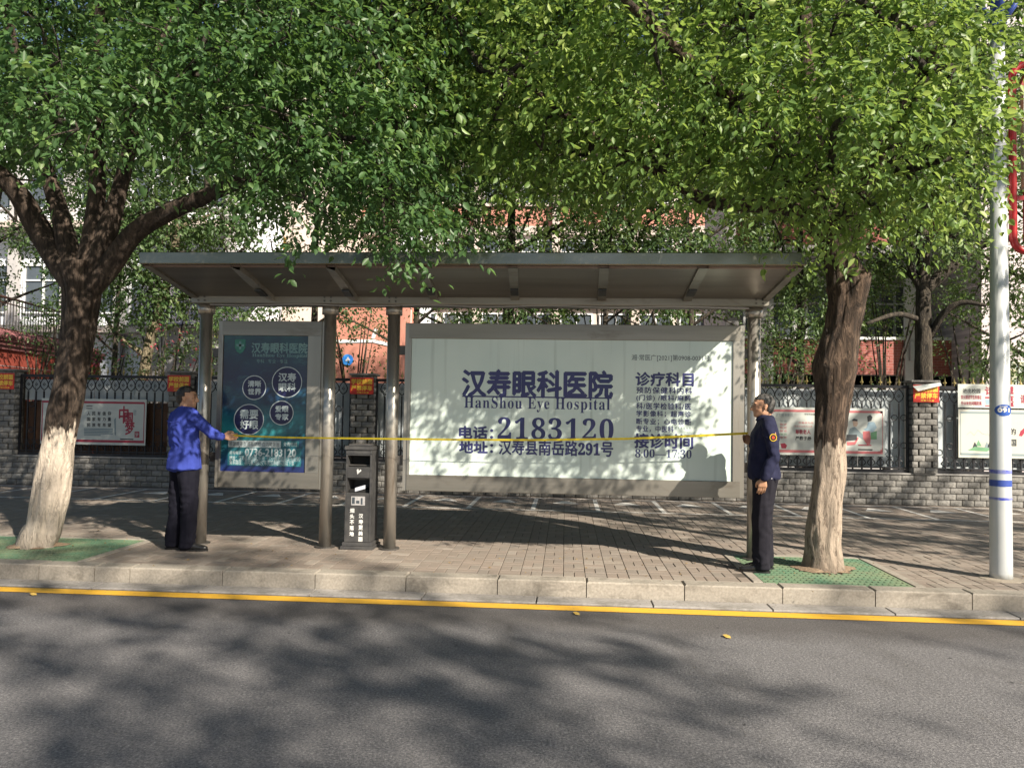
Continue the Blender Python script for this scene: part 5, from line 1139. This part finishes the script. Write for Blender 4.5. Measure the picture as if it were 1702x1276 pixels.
def person(label, loc, ang, hyaw, scale, armR, armL, feet, shirt_m, trou_m, hair_m, hair, hands, hem, seed, extras=None, belly=0.0):
    """local axes: x forward, y left, z up; armR/armL = shoulder, elbow, wrist; feet = [(x, y, yaw)] right, left"""
    t = thing('person', label, 'person', loc); t.rotation_euler = (0, 0, ang); t.scale = (scale,)*3
    ch, sh_ = math.cos(hyaw), math.sin(hyaw); HC = V3((.02, 0, -.034))
    def Hd(x, y, z): return (HC.x+x*ch-y*sh_, HC.y+x*sh_+y*ch, z+HC.z)
    def HE(c, r, n=70):
        return [Hd(p[0], p[1], p[2]) for p in ell(c, r, n)]
    head = [HE((-.012, 0, 1.635), (.096, .076, .088), 140), HE((.04, 0, 1.605), (.052, .062, .075))+HE((.060, 0, 1.523), (.027, .027, .021))+HE((.0, .05, 1.548), (.024, .012, .024))+HE((.0, -.05, 1.548), (.024, .012, .024)),
        HE((.092, 0, 1.622), (.008, .008, .01), 20)+HE((.112, 0, 1.578), (.011, .010, .010), 24)+HE((.094, .014, 1.574), .008, 16)+HE((.094, -.014, 1.574), .008, 16),
        HE((.082, .03, 1.640), (.012, .026, .008), 30), HE((.082, -.03, 1.640), (.012, .026, .008), 30),
        HE((.081, 0, 1.553), (.010, .022, .0065), 30), HE((.078, 0, 1.541), (.009, .020, .007), 30), HE((.05, .04, 1.585), (.034, .02, .024), 30), HE((.05, -.04, 1.585), (.034, .02, .024), 30)]
    head.append(HE((.034, 0, 1.662), (.051, .056, .034), 70)+HE((.04, 0, 1.62), (.052, .060, .03), 70))
    for s in (-1, 1): head += [HE((-.012, s*.079, 1.612), (.018, .009, .022), 30)+HE((-.006, s*.078, 1.582), (.010, .007, .012), 20)]
    torso = [ell((0, 0, .93), (.105, .155, .10))+ell((0.01, 0, 1.08), (.10+belly, .14, .1)), ell((0.01, 0, 1.08), (.10+belly, .14, .1))+ell((.0, 0, 1.27), (.112, .155, .12)), ell((0, 0, 1.27), (.112, .155, .12))+ell((-.01, .13, 1.395), .05)+ell((-.01, -.13, 1.395), .05),
        cap((-.012, 0, 1.40), .062, (.004, 0, 1.56), .056)]
    legs = []
    for (s, (fx, fy, fa)) in ((-1, feet[0]), (1, feet[1])):
        legs += chain([(0, s*.085, .92), ((fx)*.5+.012, s*.09*.5+fy*.5, .5), (fx, fy, .10)], [.088, .058, .042])
        legs.append(ell((fx-.02*math.cos(fa), fy-.02*math.sin(fa), .06), .035, 30)+ell((fx+.13*math.cos(fa), fy+.13*math.sin(fa), .035), .024, 30))
    arms = []
    for (S_, E_, W_) in (armR, armL): arms += chain([S_, E_, W_], [.052, .04, .027])
    hh = []
    for h_ in hands: hh += hand_hulls(*h_[:5])
    body = blob('body', head+torso+legs+arms+hh, .0058, M_SKIN, t, 2)
    # eyes and brows
    for s in (-1, 1):
        e_ = MB(); c = Hd(.088, s*.031, 1.617); e_.box(-.004, .004, -.010, .010, -.0035, .0035, tr=lambda p: V3((c[0]+p.x*ch-p.y*sh_, c[1]+p.x*sh_+p.y*ch, c[2]+p.z))); e_.obj('eye', M_EYE, t)
        e_ = MB(); c2 = Hd(.0945, s*.031, 1.641); e_.box(-.003, .003, -.016, .016, -.003, .003, tr=lambda p: V3((c2[0]+p.x*ch-p.y*sh_, c2[1]+p.x*sh_+p.y*ch, c2[2]+p.z))); e_.obj('eyebrow', hair_m, t)
    hx, hz, thick, fr, side_z = hair
    HH = [HE((-.016, 0, 1.640), (.096+thick, .076+thick, .088+thick*1.3), 200), HE((-.045, 0, 1.60), (.062+thick*.7, .066+thick*.7, .075), 120)]
    def hcut(c):
        c = V3((c.x, c.y, c.z-HC.z)); dx, dy = c.x-HC.x, c.y-HC.y; x = dx*ch+dy*sh_; y = -dx*sh_+dy*ch
        jag = .006*noise.noise(V3((c.x*90, c.y*90, c.z*90)))
        if c.z < 1.54+jag: return True
        if x > fr+jag and c.z < hz+jag: return True
        if x > -.035+jag and c.z < side_z+jag and abs(y) > .03: return True
        if x > -.0+jag and c.z < hz-.012: return True
        return False
    hr = blob('hair', HH, .005, hair_m, t, 2, lambda p: .004*noise.noise(V3((p.x*60, p.y*60, p.z*40))), hcut)
    sm_ = hr.modifiers.new('thick', 'SOLIDIFY'); sm_.thickness = .012; sm_.offset = -1
    # trousers
    tl_ = []
    for (s, (fx, fy, fa)) in ((-1, feet[0]), (1, feet[1])):
        tl_ += chain([(0, s*.085, .90), (fx*.5+.012, s*.09*.5+fy*.5, .5), (fx-.012, fy, .115)], [.112, .092, .080])
        tl_.append(ell((fx-.012, fy, .12), (.075, .07, .06))+ell((fx-.010, fy, .045), (.082, .07, .03)))
    tl_.append(ell((0, 0, .92), (.118, .168, .09))+ell((.01, 0, 1.03), (.112+belly, .152, .06))); jn = [((f_[0]*.5-.05, f_[1], .5), .22, .005) for f_ in feet]+[((f_[0]+.03, f_[1], .10), .16, .006) for f_ in feet]
    blob('trousers', tl_, .0075, trou_m, t, 4, folds(.016, 8, 3.2, seed, jn))
    # upper garment with sleeves, collar and hem
    ug = [ell((0, 0, hem+.05), ((.162 if seed < 80 else .148), (.222 if seed < 80 else .205), .05))+ell((.012, 0, 1.06), (.130+belly, .178, .09)), ell((.012, 0, 1.06), (.130+belly, .178, .09))+ell((0, 0, 1.27), (.138, .188, .12)), ell((0, 0, 1.27), (.138, .188, .12))+ell((-.012, .14, 1.41), .062)+ell((-.012, -.14, 1.41), .062)+ell((-.014, 0, 1.455), (.072, .09, .045))]
    for (S_, E_, W_), cuff in ((armR, hands[0][6] if len(hands[0]) > 6 else .93), (armL, .93)):
        S_, E_, W_ = V3(S_), V3(E_), V3(W_); We = E_+(W_-E_)*cuff
        ug += chain([tuple(S_), tuple(E_), tuple(We)], [.069, .056, .046]); ug.append(ell(We, .048, 40)+ell(E_+(W_-E_)*(cuff-.12), .051, 40))
    jn = [(tuple(V3(a_[1])), .15, .006) for a_ in (armR, armL)]+[((.0, -.16, 1.28), .2, .007), ((0, .16, 1.28), .2, .007), ((0, 0, hem+.12), .28, .006), ((-.12, 0, 1.1), .22, .006)]
    up_ = blob('shirt' if seed < 80 else 'jacket', ug, .0075, shirt_m, t, 4, folds(.018, 7, 4.5, seed+3, jn))
    cl = [HE((-.004, 0, 1.475), (.070, .072, .022), 60)+HE((-.014, 0, 1.525), (.064, .066, .010), 60)]
    blob('collar', cl, .006, shirt_m, up_, 1)
    for (fx, fy, fa) in feet:
        c, s = math.cos(fa), math.sin(fa)
        def Fp(x, y, z): return (fx+x*c-y*s, fy+x*s+y*c, z)
        def FE(cc, r, n=50): return [Fp(*p) for p in ell(cc, r, n)]
        so = blob('shoe', [FE((-.045, 0, .05), (.042, .038, .042))+FE((.05, 0, .05), (.05, .042, .04)), FE((.05, 0, .045), (.05, .042, .038))+FE((.155, 0, .032), (.042, .036, .026)), FE((-.02, 0, .08), (.045, .04, .03))], .006, M_SHOE, t, 3)
        sl_ = MB(); P = [Fp(.10+.10*math.cos(a/20*6.283)*(1 if math.cos(a/20*6.283) > 0 else 1.9), .043*math.sin(a/20*6.283), 0)[:2] for a in range(20)]
        nn = len(P); sl_.v = [(x, y, .001) for x, y in P]+[(x, y, .022) for x, y in P]; sl_.f = [tuple(reversed(range(nn))), tuple(range(nn, 2*nn))]+[(i, (i+1) % nn, nn+(i+1) % nn, nn+i) for i in range(nn)]; sl_.m = [0]*len(sl_.f); sl_.tint = [0]*len(sl_.f)
        sl_.obj('sole', M_SHOE, so)
    if extras: extras(t, up_, Hd)
    return t
# man in blue: torso turned away to the right, right arm stretched towards the post
a1 = R(52); P1_ = at(300, 914, Z=0); m1 = (P1_.x, 7.86, 0)
def loc1(wx, wy, z): return (wx*math.cos(-a1)-wy*math.sin(-a1), wx*math.sin(-a1)+wy*math.cos(-a1), z)
hR = at(372, 727, Y=8.02); wr = loc1(hR.x-m1[0], .14, hR.z-.0); el = loc1(.27, .03, 1.215)
armR = ((-.01, -.185, 1.385), el, wr); armL = ((-.01, .185, 1.385), (.0, .255, 1.12), (.10, .17, .93))
def ex1(t, up_, Hd):
    q = MB(); q.tube([(-.128, -.14, 1.335), (-.142, 0, 1.32), (-.128, .14, 1.335)], .004, 5); q.obj('yoke_seam', M_SHIRT, up_)
    for s in (-1, 1): q = MB(); q.box(-.04, .03, s*.10, s*.16+.001, 1.452, 1.46) if s > 0 else q.box(-.04, .03, -.16, -.10, 1.452, 1.46); q.obj('shoulder_tab', M_SHIRT, up_)
    q = MB(); q.tube([(.0, 0, .0), (.0, 0, .0001)], .03, 8) if False else None
dirh = V3(wr)-V3(el)
man1 = person('man in a bright blue shirt seen from behind, holding the tape at the left post', m1, a1, R(-48), 1.008, armR, armL, [(.03, -.10, R(-46)), (-.03, .10, R(-26))], M_SHIRT, M_TROU, M_HAIR, (.0, 1.682, .010, .045, 1.625),
    [(wr, loc1(1, .1, .02), (0, 0, 1), loc1(.0, 1, 0), (.5, .9, .9), True, .86), ((.10, .17, .93), (.5, -.2, -.8), (0, 0, 1), (0, -1, 0), (.3, .4, .4))], .80, 71, ex1)
# man in navy uniform: profile to the left, far arm holding the tape, near arm hanging
a2 = R(180-4); P2_ = at(1272, 950, Z=0); m2 = (P2_.x, 7.66, 0)
def loc2(wx, wy, z): return (wx*math.cos(-a2)-wy*math.sin(-a2), wx*math.sin(-a2)+wy*math.cos(-a2), z)
hh_ = at(1249, 732, Y=7.98); wr2 = loc2(hh_.x-m2[0], 7.92-m2[1], hh_.z-.03); el2 = (.02, -.25, 1.10)
armR2 = ((-.01, -.175, 1.385), el2, wr2); armL2 = ((-.012, .19, 1.385), (-.05, .235, 1.11), (.05, .235, .90))
def ex2(t, up_, Hd):
    c = V3((-.03, .268, 1.285))
    def disc(r_, y, m, nm, n=24, par=up_):
        q = MB(); q.v = [(c.x+r_*math.cos(6.2832*k/n), c.y+y, c.z+r_*1.1*math.sin(6.2832*k/n)) for k in range(n)]+[(c.x+r_*math.cos(6.2832*k/n), c.y+y-.012, c.z+r_*1.1*math.sin(6.2832*k/n)) for k in range(n)]
        q.f = [tuple(range(n))[::-1], tuple(range(n, 2*n))]+[(i, (i+1) % n, n+(i+1) % n, n+i) for i in range(n)]; q.m = [0]*len(q.f); q.tint = [0]*len(q.f); return q.obj(nm, m, par)
    bd = disc(.036, -.0, M_BLACK, 'arm_badge'); disc(.032, .0015, mat('badge_gold', (.75, .5, .04), None, 5, .4), 'badge_ring', par=bd); disc(.026, .003, M_BLACK, 'badge_field', par=bd); disc(.014, .0045, mat('badge_red', (.6, .06, .03), None, 5, .4), 'badge_flower', 6, par=bd)
    for s in (-1, 1):
        q = MB(); y0, y1 = (s*.10, s*.165) if s > 0 else (s*.165, s*.10); q.box(-.045, .02, y0, y1, 1.452, 1.464, ch=.003); e = q.obj('epaulette', M_BLACK, up_)
        q = MB(); q.box(-.03, .005, min(s*.12, s*.128), max(s*.12, s*.128), 1.4645, 1.469); q.box(-.03, .005, min(s*.14, s*.148), max(s*.14, s*.148), 1.4645, 1.469); q.obj('epaulette_mark', M_WHITE, e)
    q = MB()
    for s in (-1, 1):
        P = [Hd(.103, s*.031+.018*math.cos(6.28*k/14), 1.616+.014*math.sin(6.28*k/14)) for k in range(15)]; q.tube(P, .0014, 4); q.tube([Hd(.103, s*.049, 1.62), Hd(.02, s*.086, 1.62), Hd(-.02, s*.086, 1.612)], .0014, 4)
    q.tube([Hd(.103, -.013, 1.62), Hd(.103, .013, 1.62)], .0014, 4); q.obj('spectacles', mat('wire', (.3, .27, .22), None, 5, .3, .8), t)
    q = MB(); q.box(-.12, .15, .183, .187, .90, .905); q.obj('hem_seam', M_NAVYC, up_)
    for x in (.0, .035): q = MB(); q.tube([(x-.03, .188, .90), (x-.03, .194, .90)], .006, 8); q.obj('hem_stud', M_WHITE, up_)
    w = V3(armL2[2]); q = MB(); q.tube([w+V3((-.006, 0, .012)), w+V3((.0, 0, .03))], .031, 16); q.obj('wristwatch', mat('watch_metal', (.4, .4, .4), None, 5, .25, .9), t)
man2 = person('man in dark navy uniform with arm badge, in profile holding the yellow tape', m2, a2, R(4), 1.008, armR2, armL2, [(-.02, -.09, R(6)), (.05, .10, R(-8))], M_NAVYC, M_TR2, M_HAIRG, (.0, 1.688, .006, .074, 1.635),
    [(wr2, (.8, .1, .35), (0, 0, 1), (0, 1, 0), (.7, .9, .9), True, .9), ((.05, .235, .90), (.15, -.03, -.98), (1, 0, .1), (0, -1, -.1), (.35, .5, .5))], .845, 91, ex2, .012)

# ================================================================== TAPE MEASURE
tp = MB(); A_, B_ = at(384, 727.5, Y=8.02), at(1243, 720, Y=7.93); n = 60
A_.z = at(388, 723.5, Y=8.02).z; P = []
zz = pl((384, 723.5), (480, 727), (560, 728), (760, 730.5), (900, 731), (1042, 729), (1150, 724.5), (1243, 719.8))
for k in range(n+1):
    t_ = k/n; px = 384+(1243-384)*t_; y = A_.y+(B_.y-A_.y)*t_; p = at(px, zz(px), Y=y); tilt = .8+.5*t_; P.append((p, tilt))
def tapept(p, tilt, s, off): return (p.x, p.y-s*.0125*math.cos(tilt)+off, p.z+s*.0125*math.sin(tilt))
for i in range(n):
    (p, ti), (q_, tj) = P[i], P[i+1]
    tp.face([tapept(p, ti, -1, 0), tapept(q_, tj, -1, 0), tapept(q_, tj, 1, 0), tapept(p, ti, 1, 0)]); tp.face([tapept(p, ti, -1, .001), tapept(p, ti, 1, .001), tapept(q_, tj, 1, .001), tapept(q_, tj, -1, .001)])
tag(tp.obj('measuring_tape', mat('yellow_tape', (.80, .66, .04), (.72, .58, .03), 30, .4)), 'yellow measuring tape stretched across the shelter between the two men', 'measuring tape')

# ------------------------------------------------------------------ lettering
flush_texts()
for ch_ in np_.children:      # wrap the number round the pole
    me = ch_.data
    for v in me.vertices:
        z = v.co.z; r_ = zr(z)+.0045-v.co.y*.5; th = R(-94)+v.co.x/r_; v.co = (r_*math.cos(th), r_*math.sin(th), z)
    me.update()
print('leaves', n1, n2)
